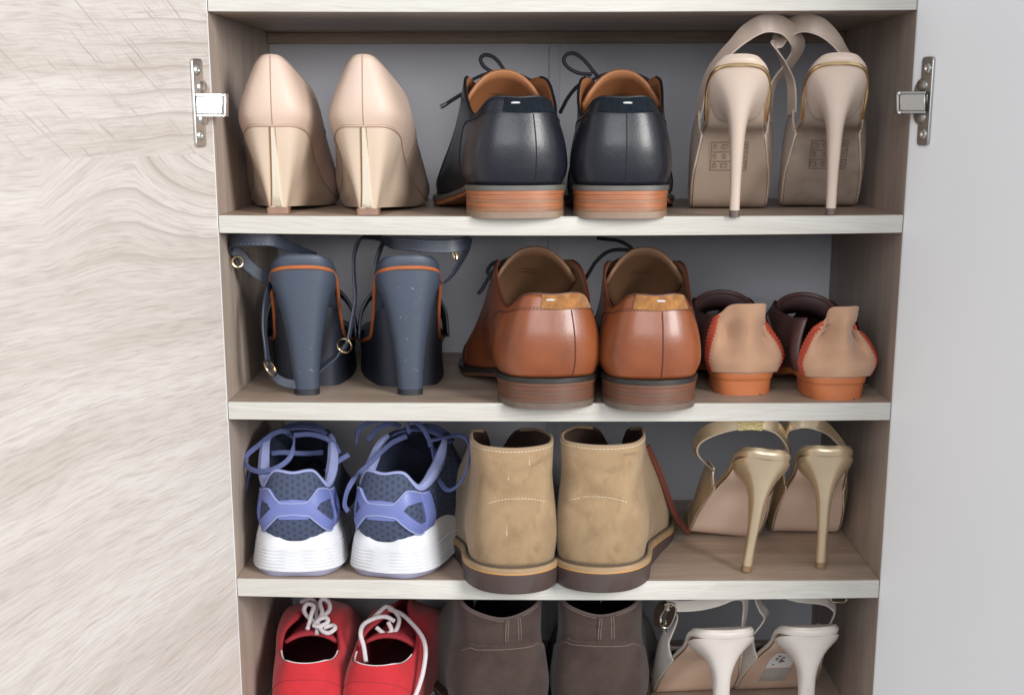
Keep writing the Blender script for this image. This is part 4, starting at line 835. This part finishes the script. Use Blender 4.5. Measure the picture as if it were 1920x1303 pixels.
# ------------------------------------------------------------------ blue running shoes
def mesh_fabric(name, base, dot, scale):
    m = bpy.data.materials.new(name); m.use_nodes = True; N, L = NT(m); p = N['Principled BSDF']; p.inputs['Roughness'].default_value = .75
    tc = N.new('ShaderNodeTexCoord'); sx = N.new('ShaderNodeSeparateXYZ'); L.new(tc.outputs['Object'], sx.inputs[0])
    def mt(op, a, b=None, c=None):
        n = N.new('ShaderNodeMath'); n.operation = op
        for i, q in enumerate((a, b, c)):
            if q is None: continue
            if isinstance(q, (int, float)): n.inputs[i].default_value = q
            else: L.new(q, n.inputs[i])
        return n.outputs[0]
    ax = mt('MULTIPLY', mt('ARCTAN2', sx.outputs[0], mt('SUBTRACT', .036, sx.outputs[1])), .034); az = sx.outputs[2]      # girth round the heel, height
    def lattice(p_):
        k = 2*math.pi/p_
        a = mt('COSINE', mt('MULTIPLY', ax, k)); b = mt('COSINE', mt('ADD', mt('MULTIPLY', ax, k*.5), mt('MULTIPLY', az, k*.866))); c = mt('COSINE', mt('SUBTRACT', mt('MULTIPLY', ax, k*.5), mt('MULTIPLY', az, k*.866)))
        return mt('ADD', mt('ADD', a, b), c)
    def mrg(v_, a, b):
        r = N.new('ShaderNodeMapRange'); r.inputs[1].default_value = a; r.inputs[2].default_value = b; L.new(v_, r.inputs[0]); return r.outputs[0]
    big, small = mrg(lattice(scale), .35, 1.5), mrg(lattice(scale/4.6), .2, 1.6)
    ad_ = mt('ADD', mt('MULTIPLY', big, mt('ADD', mt('MULTIPLY', small, .75), .35)), mt('MULTIPLY', small, .22)); cl = N.new('ShaderNodeClamp'); L.new(ad_, cl.inputs[0]); ad = cl
    mx = N.new('ShaderNodeMix'); mx.data_type = 'RGBA'; L.new(ad.outputs[0], mx.inputs[0]); mx.inputs[6].default_value = (*base, 1); mx.inputs[7].default_value = (*dot, 1); L.new(mx.outputs[2], p.inputs['Base Color'])
    b = N.new('ShaderNodeBump'); b.invert = True; b.inputs['Strength'].default_value = .6; b.inputs['Distance'].default_value = .0008; L.new(ad.outputs[0], b.inputs['Height']); L.new(b.outputs[0], p.inputs['Normal'])
    return m
MESH_BLUE = mesh_fabric('blue_mesh', (0.044, 0.060, 0.112), (0.010, 0.014, 0.036), .0050)
CAGE_BLUE = M('periwinkle_overlay', (0.135, 0.165, 0.40), 0.42, var=.06, vscale=40)
LAV_LINING = M('lavender_lining', (0.235, 0.27, 0.50), 0.85, var=.15, vscale=200, bump=.3, bscale=900)
LAV_RIM = M('lavender_rim', (0.25, 0.285, 0.50), 0.8, bump=.3, bscale=900)
BLUE_LACE = M('blue_lace', (0.095, 0.118, 0.27), 0.8, var=.2, vscale=300, bump=.6, bscale=1500)
WHITE_FOAM = M('white_midsole', (0.66, 0.67, 0.70), 0.55, var=.16, vscale=22)
LAV_OUT = M('lavender_outsole', (0.27, 0.27, 0.38), 0.6)
NAVY_SHADE = M('dark_navy_knit', (0.020, 0.026, 0.060), 0.8, bump=.3, bscale=800)
def sneaker(label, loc, rot, mir, tilt=0.0):
    s = Shoe('running_shoe', label, 'sneaker', loc, rot, mir, 'pair of blue running shoes', tilt)
    rings = [
        [(5, 0, 0, 30), (11, 0, 21, 31), (34, 0, 30, 37), (72, -1, 30, 34), (115, -2, 33, 28), (155, -3, 38, 22), (195, -2, 37, 21), (228, 1, 26, 23), (246, 2, 0, 26)],
        [(1, 0, 0, 46), (8, 0, 23.5, 46), (33, 0, 32.5, 48), (72, -1, 33, 48), (115, -2, 36, 42), (155, -3, 40, 35), (194, -2, 37, 31), (226, 1, 25, 30), (243, 2, 0, 31)],
        [(1, 0, 0, 64), (8, 0, 21.5, 64), (31, 0, 30, 62), (70, -1, 33, 66), (112, -2, 34, 62), (150, -2, 34, 52), (188, -1, 28, 43), (218, 1, 16, 38), (234, 2, 0, 36)],
        [(4, 0, 0, 78), (10, 0, 18.5, 78), (28, 0, 28, 70), (62, -1, 31.5, 80), (94, -2, 31, 84), (132, -2, 24, 72), (172, -1, 16, 57), (206, 1, 8, 47), (224, 2, 0, 43)],
        [(7, 0, 0, 87), (12, 0, 16.5, 87.5), (25, 0, 26.5, 73), (52, -1, 30.5, 84), (76, -2, 29, 101), (104, -2, 20, 104), (146, -2, 8, 82), (190, 0, 1, 58), (216, 1, 0, 48)]]
    sh = Shell(rings, 6, 5)
    up = s.add('upper', shell_mesh(sh.G), [MESH_BLUE, NAVY_SHADE], solidify=.0040)
    s.add('collar_rim', tube([sh.on(u, 1, -.0015) for u in np.linspace(-.262, .262, 40)], .0021, 3, m=8, taper=[1.1, 2.2, 2.5, 1.7, 1.0, .8, .8, .8, 1.0, 1.7, 2.5, 2.2, 1.1]), LAV_RIM, up)
    # moulded heel cage: two arms that part into an upper and a lower leg, with open windows
    hi = [(0, .50), (.030, .50), (.058, .66), (.085, .69), (.13, .70)]; lo = [(0, .35), (.03, .33), (.06, .16), (.09, .02), (.13, .0)]
    A = thick_patch(sh, -.128, .128, lambda u: kf(abs(u), hi)-.20, lambda u: kf(abs(u), hi), .0016, nu=60, nv=7)
    B = thick_patch(sh, -.105, .105, lambda u: kf(abs(u), lo), lambda u: kf(abs(u), lo)+.19, .0019, nu=50, nv=7)
    C_ = [thick_patch(sh, a, b, lambda u: .0, lambda u: .70, .0022, nu=8, nv=24) for a, b in ((-.134, -.104), (.104, .134))]
    D_ = thick_patch(sh, -.045, .045, lambda u: .36, lambda u: .49, .00135, nu=20, nv=6)
    cg = s.add('heel_cage', join([A, B, D_]+C_), CAGE_BLUE, up, bevel=.0005)
    rim = [sweep(sh.path([(u, kf(abs(u), hi)-.012) for u in np.linspace(-.125, .125, 24)], .0019, 70), circ(.00075, 6)), sweep(sh.path([(u, kf(abs(u), lo)+.012) for u in np.linspace(-.10, .10, 24)], .0021, 70), circ(.00075, 6))]
    s.add('cage_piping', join(rim), LAV_RIM, cg)
    st = [dashes(sh.path([(u, kf(abs(u), hi)-.04) for u in np.linspace(-.10, .10, 24)], .0021, 70), 46, .0011, .00025), dashes(sh.path([(u, kf(abs(u), lo)+.045) for u in np.linspace(-.085, .085, 24)], .0022, 70), 44, .0011, .00025)]
    s.add('stitching', join(st), LAV_RIM, cg)['kind'] = 'stuff'
    # ribbed white midsole
    M0 = [(0, 0, 0), (7, 27, 0), (32, 38.5, 0), (72, 37.5, 0), (115, 39, 0), (155, 44, 0), (195, 43, 0), (232, 31, 3), (256, 0, 8)]
    def mr_(z, dw, top=0.0):
        o_ = []
        for i, (y, w_, zz) in enumerate(M0):
            rise = top*(0 if i == 0 else [0, .12, .75, .8, .25, 0, -.1, 0, 0][i]); zf = 1.0 if y < 100 else .72
            o_.append((y+(-dw if i == 0 else dw if i == len(M0)-1 else 0), -1.5*(y/150) if y > 60 else 0, w_+dw if w_ else 0, zz+z*zf+rise))
        return o_
    R_ = [mr_(4.2, -1.2)]
    z = 5.0
    for k in range(7): R_ += [mr_(z, .9-k*.45), mr_(z+1.7, .9-k*.45), mr_(z+2.0, -.1-k*.45), mr_(z+2.5, -.1-k*.45)]; z += 2.75
    R_ += [mr_(25, -2.6, 3), mr_(30, -5.5, 9), mr_(32.5, -8.6, 12), mr_(31, -12, 12)]
    ms = s.add('midsole', stack(R_, 6), WHITE_FOAM, sharp=60)
    s.add('outsole', stack([mr_(0, -4.0), mr_(1.2, -2.2), mr_(4.1, -.9)], 6), LAV_OUT, ms, bevel=.0004)
    s.add('tread_notch', join([box(x*MM-.0007, x*MM+.0007, .0030+abs(x)*.0002, .010, .0001, .0016) for x in (3, 20)]), DARKGAP, ms)
    # tongue and lace rows
    T = []
    for k in range(8):
        t = k/7; y = lerp(180, 92, t); z_ = lerp(58, 110, t**.8); w_ = lerp(12, 23, t)
        T.append([(w_*a-2, y+4*(1-a*a), z_-8*abs(a)**2.2) for a in np.linspace(-1, 1, 9)])
    s.add('tongue', (np.array(T).reshape(-1, 3)*MM, grid_faces(8, 9, False)), [NAVY_SHADE, NAVY_SHADE], solidify=.004)
    rows = []
    for k in range(4):
        u = .262+.024*k; a, b = sh.on(u, .94, .002), sh.on(1-u, .94, .002); m_ = (a+b)/2+np.array([0, 0, .010])
        rows.append(ribbon([a, (a+m_)/2+np.array([0, 0, .003]), m_, (b+m_)/2+np.array([0, 0, .003]), b], [(0, 1, .3)]*5, .0062, .0013, 4))
    s.add('lace', join(rows), BLUE_LACE)
    return s
LR = .0062
def flat_lace(s, paths, mat=BLUE_LACE, w_=.0044, th=.0019):
    q = []
    for P, side in paths:
        A = [at(*p) for p in P]; q.append(ribbon(A, [side]*len(A) if not isinstance(side, list) else side, w_, th, 7))
    s.add('lace', join(q), mat, world=True)
s1 = sneaker('blue running shoe with white midsole, nearest the oak door', (-.2165, .004, -.1482), 2, 1)
flat_lace(s1, [([(548, 818, .085), (530, 808, .08), (508, 816, .075), (488, 832, .07), (466, 850, .062), (458, 864, .055), (468, 878, .046), (490, 884, .038), (516, 878, .036), (540, 862, .042), (550, 840, .05), (551, 820, .06)], (0, .5, .85)),
               ([(551, 816, .07), (580, 814, .075), (606, 820, .075), (626, 832, .072), (636, 850, .066)], (0, .5, .85)),
               ([(654, 852, .066), (638, 862, .062), (622, 874, .06), (610, 884, .06)], (0, .6, .8)),
               ([(470, 880, .065), (464, 910, .062), (460, 940, .06), (456, 972, .06)], (.2, .9, .1)),
               ([(606, 848, .09), (570, 850, .095), (530, 848, .09), (508, 850, .085)], (0, .5, .85))])
s2 = sneaker('blue running shoe with laces looped over its sides, beside the tan boots', (-.1450, .004, -.1488), -16, -1, 0)
flat_lace(s2, [([(762, 818, .085), (735, 830, .075), (712, 850, .06), (690, 872, .045), (668, 892, .032), (652, 918, .022), (646, 945, .020), (652, 958, .022)], [(.2, .5, .8)]*4+[(.5, .6, .5)]*4),
               ([(668, 832, .075), (672, 808, .085), (692, 792, .09), (718, 787, .095), (742, 788, .1)], (0, .6, .8)),
               ([(690, 826, .09), (705, 805, .095), (730, 795, .10), (752, 798, .1)], (0, .6, .8)),
               ([(768, 812, .085), (764, 796, .085), (770, 788, .085), (790, 800, .08), (804, 824, .075), (808, 838, .07)], (.3, .7, .5)),
               ([(808, 826, .075), (836, 820, .07), (862, 816, .050), (878, 828, .038), (880, 855, .028), (872, 888, .022), (856, 912, .020), (838, 918, .028), (824, 900, .045), (816, 868, .060), (810, 836, .075)], (.1, .9, .25)),
               ([(810, 838, .09), (826, 856, .09), (846, 872, .09), (868, 886, .09)], (.1, .8, .5))])

# ------------------------------------------------------------------ suede boots
def suede(name, a, b, c, scale=28, shade_stain=True):
    m = bpy.data.materials.new(name); m.use_nodes = True; N, L = NT(m); p = N['Principled BSDF']; p.inputs['Roughness'].default_value = .95; p.inputs['Specular IOR Level'].default_value = .15
    p.inputs['Sheen Weight'].default_value = .12; p.inputs['Sheen Roughness'].default_value = .5
    tc = N.new('ShaderNodeTexCoord'); n = N.new('ShaderNodeTexNoise'); n.inputs['Scale'].default_value = scale; n.inputs['Detail'].default_value = 7; n.inputs['Roughness'].default_value = .6; n.inputs['Distortion'].default_value = .4; L.new(tc.outputs['Object'], n.inputs['Vector'])
    cr_ = N.new('ShaderNodeValToRGB'); e = cr_.color_ramp.elements; e[0].position = .30; e[0].color = (*c, 1); e[1].position = .50; e[1].color = (*b, 1); q = e.new(.68); q.color = (*a, 1); L.new(n.outputs['Fac'], cr_.inputs[0])
    n2 = N.new('ShaderNodeTexNoise'); n2.inputs['Scale'].default_value = 1400; n2.inputs['Detail'].default_value = 2; L.new(tc.outputs['Object'], n2.inputs['Vector'])
    mx = N.new('ShaderNodeMix'); mx.data_type = 'RGBA'; mx.blend_type = 'MULTIPLY'; mx.inputs[0].default_value = .5; L.new(cr_.outputs[0], mx.inputs[6]); L.new(n2.outputs['Color'], mx.inputs[7])
    col = mx.outputs[2]
    if shade_stain:      # crease shading and stains painted into the colour as dark wandering lines
        n3 = N.new('ShaderNodeTexNoise'); n3.inputs['Scale'].default_value = 15; n3.inputs['Detail'].default_value = 3; n3.inputs['Distortion'].default_value = .8; L.new(tc.outputs['Object'], n3.inputs['Vector'])
        s1_ = N.new('ShaderNodeMath'); s1_.operation = 'SUBTRACT'; L.new(n3.outputs['Fac'], s1_.inputs[0]); s1_.inputs[1].default_value = .5
        s2_ = N.new('ShaderNodeMath'); s2_.operation = 'ABSOLUTE'; L.new(s1_.outputs[0], s2_.inputs[0])
        r_ = N.new('ShaderNodeMapRange'); r_.inputs[1].default_value = .030; r_.inputs[2].default_value = .0; L.new(s2_.outputs[0], r_.inputs[0])
        n4 = N.new('ShaderNodeTexNoise'); n4.inputs['Scale'].default_value = 36; L.new(tc.outputs['Object'], n4.inputs['Vector']); r4 = N.new('ShaderNodeMapRange'); r4.inputs[1].default_value = .5; r4.inputs[2].default_value = .62; r4.inputs[4].default_value = .42; L.new(n4.outputs['Fac'], r4.inputs[0])
        mu = N.new('ShaderNodeMath'); mu.operation = 'MULTIPLY'; L.new(r_.outputs[0], mu.inputs[0]); L.new(r4.outputs[0], mu.inputs[1])
        m5 = N.new('ShaderNodeMix'); m5.data_type = 'RGBA'; L.new(mu.outputs[0], m5.inputs[0]); L.new(col, m5.inputs[6]); m5.inputs[7].default_value = (c[0]*.5, c[1]*.5, c[2]*.45, 1); col = m5.outputs[2]
    L.new(col, p.inputs['Base Color'])
    ad = N.new('ShaderNodeMath'); ad.operation = 'MULTIPLY_ADD'; L.new(n.outputs['Fac'], ad.inputs[0]); ad.inputs[1].default_value = 2.0; L.new(n2.outputs['Fac'], ad.inputs[2])
    b_ = N.new('ShaderNodeBump'); b_.inputs['Strength'].default_value = .35; b_.inputs['Distance'].default_value = .0012; L.new(ad.outputs[0], b_.inputs['Height']); L.new(b_.outputs[0], p.inputs['Normal'])
    return m
SAND = suede('sand_suede', (0.44, 0.31, 0.185), (0.395, 0.27, 0.153), (0.30, 0.20, 0.112), 30)
UMBER = suede('umber_suede', (0.082, 0.057, 0.048), (0.070, 0.047, 0.040), (0.050, 0.033, 0.028), 34, False)
BOOT_IN = M('boot_lining', (0.055, 0.028, 0.020), 0.7); BOOT_IN2 = M('boot_lining_dark', (0.010, 0.010, 0.012), 0.8)
SOLE_DARK = M('dark_crepe_sole', (0.062, 0.034, 0.026), 0.55, var2=(0.060, 0.052, 0.056), vscale=18, bump=.2, bscale=160)
WELT_OCHRE = M('ochre_welt', (0.33, 0.22, 0.12), 0.7, var2=(0.24, 0.165, 0.09), vscale=50, bump=.2, bscale=300)
WELT_ORANGE = M('raw_welt_edge', (0.50, 0.24, 0.075), 0.6, var2=(0.38, 0.25, 0.13), vscale=60)
WELT_DK = M('umber_welt', (0.040, 0.026, 0.022), 0.6, var=.3, vscale=60); WELT_DK_LINE = M('tan_welt_thread', (0.32, 0.20, 0.10), .6)
STITCH_W = M('pale_stitch', (0.70, 0.62, 0.48), 0.7); STITCH_B = M('rose_stitch', (0.17, 0.115, 0.10), 0.7)
DRIP = M('paint_drip', (0.55, 0.46, 0.34), 0.9)
def boot(name, label, loc, rot, mir, c, top=123, dip=2, wide=1.0, du=0.0, seed=1):
    s = Shoe(name, label, 'boot', loc, rot, mir, c['group'])
    e = wide; T_ = top
    def R(st): return [(y, c_, w_*e, z) for y, c_, w_, z in st]
    zs = 21.5
    rings = [
        R([(4, 0, 0, zs), (11, 0, 24, zs), (33, 0, 34.5, zs), (72, -1, 34, zs-2), (118, -3, 39, zs-6), (160, -4, 45, zs-9), (203, -2, 43, zs-9), (238, 1, 31, zs-7), (260, 3, 0, zs-4)]),
        R([(0, 0, 0, 44), (8, 0, 27, 44), (33, 0, 37.5, 44), (72, -1, 37, 44), (118, -3, 38, 40), (160, -4, 46, 33), (202, -2, 43, 28), (236, 1, 30, 26), (257, 3, 0, 26)]),
        R([(0, 0, 0, 66), (8, 0, 26, 66), (33, 0, 35, 66), (72, -1, 34, 68), (116, -3, 37, 64), (156, -4, 41, 52), (197, -2, 35, 42), (229, 1, 22, 36), (247, 3, 0, 33)]),
        R([(4, 0, 0, 90), (11, 0, 24, 90), (34, 0, 32.5, 90), (68, 0, 32, 92), (106, -2, 31, 92), (144, -3, 30, 74), (186, -2, 23, 56), (216, 1, 13, 46), (235, 2, 0, 41)]),
        R([(6, 0, 0, T_-9-2*dip), (13, 0, 25, T_-8-dip), (34, 0, 33, T_-7), (64, 0, 32.5, T_-7), (94, -2, 27, T_-9), (122, -2, 20, T_-18), (164, -2, 11, T_-48), (200, 0, 4, 56), (224, 2, 0, 47)]),
        R([(6.5, 0, 0, T_-dip*2), (13.5, 0, 25, T_-dip), (34, 0, 33, T_), (62, 0, 32.5, T_-1), (88, -2, 26, T_-2), (112, -2, 12, T_-9), (156, -2, 5, T_-36), (196, 0, 1, 60), (220, 2, 0, 49)])]
    sh = Shell(rings, 6, 6)
    # creases of worn suede at the ankle
    rr = random.Random(seed); G = sh.G
    for _ in range(c.get('creases', 5)):
        uc, vc, ln, an, am = rr.uniform(-.07, .07), rr.uniform(.44, .80), rr.uniform(.025, .055), rr.uniform(-.9, .9), rr.uniform(1.4, 2.6)
        for j in range(sh.NV):
            for i in range(sh.NU):
                u = i/sh.NU; u = u-1 if u > .5 else u
                if abs(u-uc) > .2: continue
                a = (u-uc)*1.0; b = (j/(sh.NV-1)-vc)*.35; p_ = a*math.cos(an)+b*math.sin(an); q_ = -a*math.sin(an)+b*math.cos(an)+.25*p_*p_/ln
                d = math.exp(-(p_/ln)**2)*(math.exp(-(q_/.010)**2)-.6*math.exp(-((q_-.018)/.014)**2))*am*MM
                G[j, i, 1] += d*.9 if abs(u) < .12 else 0
    up = s.add('upper', shell_mesh(G), [c['suede'], c['lining']], solidify=.0026)
    s.add('collar_edge', tube([sh.on(u, 1, -.0012) for u in np.linspace(-.29, .29, 40)], .0015, 3, m=6), c['edge'], up)
    st = []
    if c['style'] == 'plain':
        st.append(dashes(sh.path([(u, .955) for u in np.linspace(-.2, .2, 20)], .0, 90), 56, .0022, .00028))
        st.append(dashes(sh.path([(u+du, .505-12*abs(u)**2) for u in np.linspace(-.055, .055, 20)], .0, 90), 18, .0020, .00026))
    else:
        for dx in (-.0125, .0125): st.append(dashes(sh.path([(du+dx*lerp(1.2, .9, k/9), v) for k, v in enumerate(np.linspace(.62, .985, 10))], .0009, 60), 22, .0022, .00035))
        for dx in (-.0085, .0085): st.append(dashes(sh.path([(du+dx*lerp(1.2, .9, k/9), v) for k, v in enumerate(np.linspace(.62, .985, 10))], .0009, 60), 22, .0022, .00035))
        st.append(dashes(sh.path([(u, .965) for u in np.linspace(-.2, .2, 20)], .0002, 90), 70, .0022, .00035))
        s.add('back_strap', thick_patch(sh, du-.016, du+.016, lambda u: .58, lambda u: .995, .0007, nu=8, nv=14), c['suede'], up)
        cv = lambda u: .60-.010*(1 if abs(u) < .06 else 0)-max(0, abs(u)-.06)**1.3*4.2
        ct = s.add('heel_counter', thick_patch(sh, -.16, .16, lambda u: .005, cv, .0018, nu=50, nv=14), c['suede'], up)
        st.append(dashes(sh.path([(u, cv(u)-.03) for u in np.linspace(-.09, .09, 20)], .0020, 90), 44, .0022, .00035))
    s.add('stitching', join(st), c['thread'], up)['kind'] = 'stuff'
    # welt ledge, raw edge and sole
    Wt = [(-2.5, 0, 0, 0), (8.5, 0, 26.5, 0), (35, 0, 39.6, 0), (74, -1, 39, 0), (118, -3, 43.5, -4), (160, -4, 50, -7.5), (203, -2, 48.5, -7.5), (242, 1, 36, -5), (270, 3, 0, -2)]
    def wr(z, dw, k=1.0): return R([(y+(-dw if i == 0 else dw if i == len(Wt)-1 else 0), c_, w_+dw if w_ else 0, z+zz*k) for i, (y, c_, w_, zz) in enumerate(Wt)])
    so = s.add('sole', stack([wr(0, -2.2, 0), wr(1.2, -.8, .1), wr(16.1, .6, 1)], 6), c['sole'], bevel=.0006)
    s.add('welt_edge', stack([wr(16.2, .2), wr(18.1, .5)], 6), c['raw'], so, bevel=.0004)
    we = s.add('welt', stack([wr(18.2, .7), wr(21.1, .2), wr(21.5, -.6)], 6), c['welt'], so, bevel=.0004)
    P = np.array(cr(ring(wr(21.8, -3.4)), 6, closed=True)); s.add('welt_groove', sweep(P, circ(.0011, 6), closed=True), c['groove'], we)
    if c['style'] == 'plain' and seed == 1:
        q = []
        for (u, v, ln) in ((-.024, .86, .022), (.016, .67, .007), (.018, .33, .016)):
            q.append(tube([sh.on(u, v, .0001), sh.on(u+.001, v-ln*2.5, .0002), sh.on(u+.0005, v-ln*5, .0002)], .0004, 3, m=5, taper=[.2, .6, 1.4]))
        s.add('paint_drip', join(q), DRIP, up)['kind'] = 'stuff'
    return s
CT = dict(group='pair of tan suede boots', suede=SAND, lining=BOOT_IN, edge=M('sand_edge', (.30, .21, .13), .9), thread=STITCH_W, style='plain', sole=SOLE_DARK, raw=WELT_ORANGE, welt=WELT_OCHRE, groove=M('groove', (.075, .055, .035), .8), creases=7)
CU = dict(group='pair of dark brown suede boots', suede=UMBER, lining=BOOT_IN2, edge=M('umber_edge', (.075, .055, .05), .9), thread=STITCH_B, style='strap', sole=SOLE_DARK, raw=WELT_DK_LINE, welt=WELT_DK, groove=WELT_DK, creases=2)
boot('suede_boot', 'tan suede boot with pale paint drips, beside the blue running shoes', (-.0325, -.031, -.1507), 7, 1, CT, 119, .9, 1.0, 0, 1)
bR = boot('suede_boot', 'tan suede boot with a red lace hanging behind it, beside the gold heels', (.0305, -.027, -.1505), -8, -1, CT, 120, .7, 1.02, 0, 2)
flat_lace(bR, [([(1214, 838, .075), (1226, 862, .085), (1240, 895, .095), (1256, 940, .11), (1272, 975, .12), (1292, 998, .13)], (.6, .6, .3))], M('red_brown_lace', (.14, .035, .022), .6), .0060, .0016)
bK = boot('suede_boot', 'dark brown suede boot with stitched back strap, beside the red sneakers', (-.0430, .004, -.2975), 10, 1, CU, 126, 7.5, 1.12, -.016, 3)
bL = boot('suede_boot', 'dark brown suede boot with stitched back strap, beside the ivory heels', (.0360, .012, -.2975), -3, -1, CU, 124, 6.5, 1.10, .012, 4)

# ------------------------------------------------------------------ red sneakers
RED = M('red_knit', (0.50, 0.014, 0.022), 0.85, var2=(0.41, 0.010, 0.018), vscale=60, bump=.35, bscale=1100, sheen=.15)
RED_IN = M('red_lining', (0.30, 0.018, 0.030), 0.85); WHITE_LACE = M('white_lace', (0.66, 0.60, 0.62), 0.85, var=.12, vscale=300, bump=.5, bscale=1300)
WHITE_LINE = M('white_rim', (0.72, 0.68, 0.68), 0.8); GREY_INSOLE = M('maroon_insole', (0.13, 0.018, 0.028), .8)
RED_SOLE = M('red_sneaker_sole', (0.66, 0.64, 0.63), .6)
def red_shoe(label, loc, rot, mir):
    s = Shoe('red_sneaker', label, 'sneaker', loc, rot, mir, 'pair of red sneakers')
    rings = [
        [(3, 0, 0, 12), (10, 0, 22, 12), (33, 0, 31, 12), (72, -1, 30, 11), (115, -2, 34, 10), (155, -3, 40, 9), (195, -2, 39, 9), (226, 1, 27, 11), (244, 2, 0, 14)],
        [(0, 0, 0, 30), (8, 0, 24, 30), (33, 0, 33, 30), (72, -1, 33, 31), (115, -2, 37, 30), (155, -3, 42, 26), (194, -2, 39, 23), (224, 1, 26, 21), (241, 2, 0, 21)],
        [(3, 0, 0, 50), (10, 0, 21, 50), (33, 0, 31, 48), (72, -1, 34, 50), (112, -2, 37, 57), (150, -2, 38, 52), (188, -1, 32, 44), (216, 1, 19, 31), (232, 2, 0, 28)],
        [(6, 0, 0, 63), (12, 0, 17, 63), (32, 0, 27, 58), (58, -1, 31, 61), (84, -2, 32, 70), (116, -2, 28, 79), (162, -1, 22, 66), (202, 1, 10, 42), (220, 2, 0, 36)],
        [(7, 0, 0, 66), (13, 0, 17, 66), (31, 0, 24, 63), (50, -1, 27, 66), (68, -2, 24, 76), (86, -2, 12, 84), (122, -1, 4, 88), (176, 1, .6, 68), (210, 2, 0, 48)]]
    sh = Shell(rings, 6, 5)
    up = s.add('upper', shell_mesh(sh.G), [RED, RED_IN], solidify=.0032)
    s.add('collar_rim', tube([sh.on(u, 1, -.0022) for u in np.linspace(-.17, .17, 40)], .0008, 3, m=6), WHITE_LINE, up)
    s.add('heel_seam', tube(sh.path([(-.13, .1), (-.10, .35), (-.05, .50), (0, .54), (.05, .50), (.10, .35), (.13, .1)], .0, 60)[::2], .0004, 2, m=5), RED_IN, up)
    st = [[(y, c_, w_-3.5 if w_ else 0, z) for y, c_, w_, _ in rings[0]] for z in (11, 14)]
    s.add('insole', stack(st, 5), GREY_INSOLE)
    s.add('sole', stack([[(y-(1.5 if i == 0 else 0), c_, w_+1.5 if w_ else 0, z) for i, (y, c_, w_, _) in enumerate(rings[0])] for z in (0, 11)], 6), RED_SOLE, bevel=.0012)
    T = []
    for k in range(8):
        t = k/7; y = lerp(150, 60, t); z_ = lerp(70, 74, t**.8); w_ = lerp(12, 24, t)
        T.append([(w_*a-1, y+3*(1-a*a), z_-7*abs(a)**2.2) for a in np.linspace(-1, 1, 9)])
    s.add('tongue', (np.array(T).reshape(-1, 3)*MM, grid_faces(8, 9, False)), [RED_IN, RED_IN], solidify=.003)
    return s
r1 = red_shoe('red sneaker with a tied white bow, nearest the oak door', (-.2150, .016, -.2972), 1, 1)
def cord(s, paths, mat=WHITE_LACE, r=.0020): s.add('lace', join([tube([at(*p) for p in P], r, 7, m=8) for P in paths]), mat, world=True)
cord(r1, [[(565, 1128, .125), (582, 1122, .118), (594, 1132, .11), (593, 1150, .10), (596, 1168, .088), (594, 1188, .078)],
          [(598, 1168, .086), (580, 1158, .092), (570, 1144, .098), (576, 1132, .10), (588, 1136, .098), (584, 1150, .092), (580, 1168, .086), (576, 1180, .082)],
          [(596, 1164, .086), (604, 1148, .094), (600, 1130, .104), (606, 1122, .108), (617, 1130, .106), (617, 1144, .10), (604, 1156, .092)],
          [(588, 1172, .084), (600, 1160, .082), (612, 1158, .082), (614, 1166, .080), (598, 1174, .078), (588, 1172, .08)],
          [(598, 1170, .082), (604, 1182, .076), (616, 1186, .074), (628, 1178, .076), (624, 1172, .08), (608, 1176, .08)]])
r2 = red_shoe('red sneaker with its white lace trailing down the right side', (-.1580, .012, -.2975), -9, -1)
cord(r2, [[(686, 1240, .050), (682, 1212, .058), (676, 1188, .064), (682, 1170, .074), (704, 1158, .084), (724, 1156, .09), (740, 1164, .09)],
          [(694, 1164, .098), (712, 1146, .106), (724, 1137, .11), (736, 1142, .106), (748, 1158, .098), (746, 1174, .09), (738, 1188, .084)],
          [(730, 1142, .108), (752, 1150, .098), (774, 1170, .080), (792, 1194, .062), (798, 1220, .048), (794, 1255, .036), (786, 1285, .028), (776, 1310, .024)],
          [(706, 1176, .088), (722, 1188, .084), (734, 1182, .084), (728, 1166, .088)]])
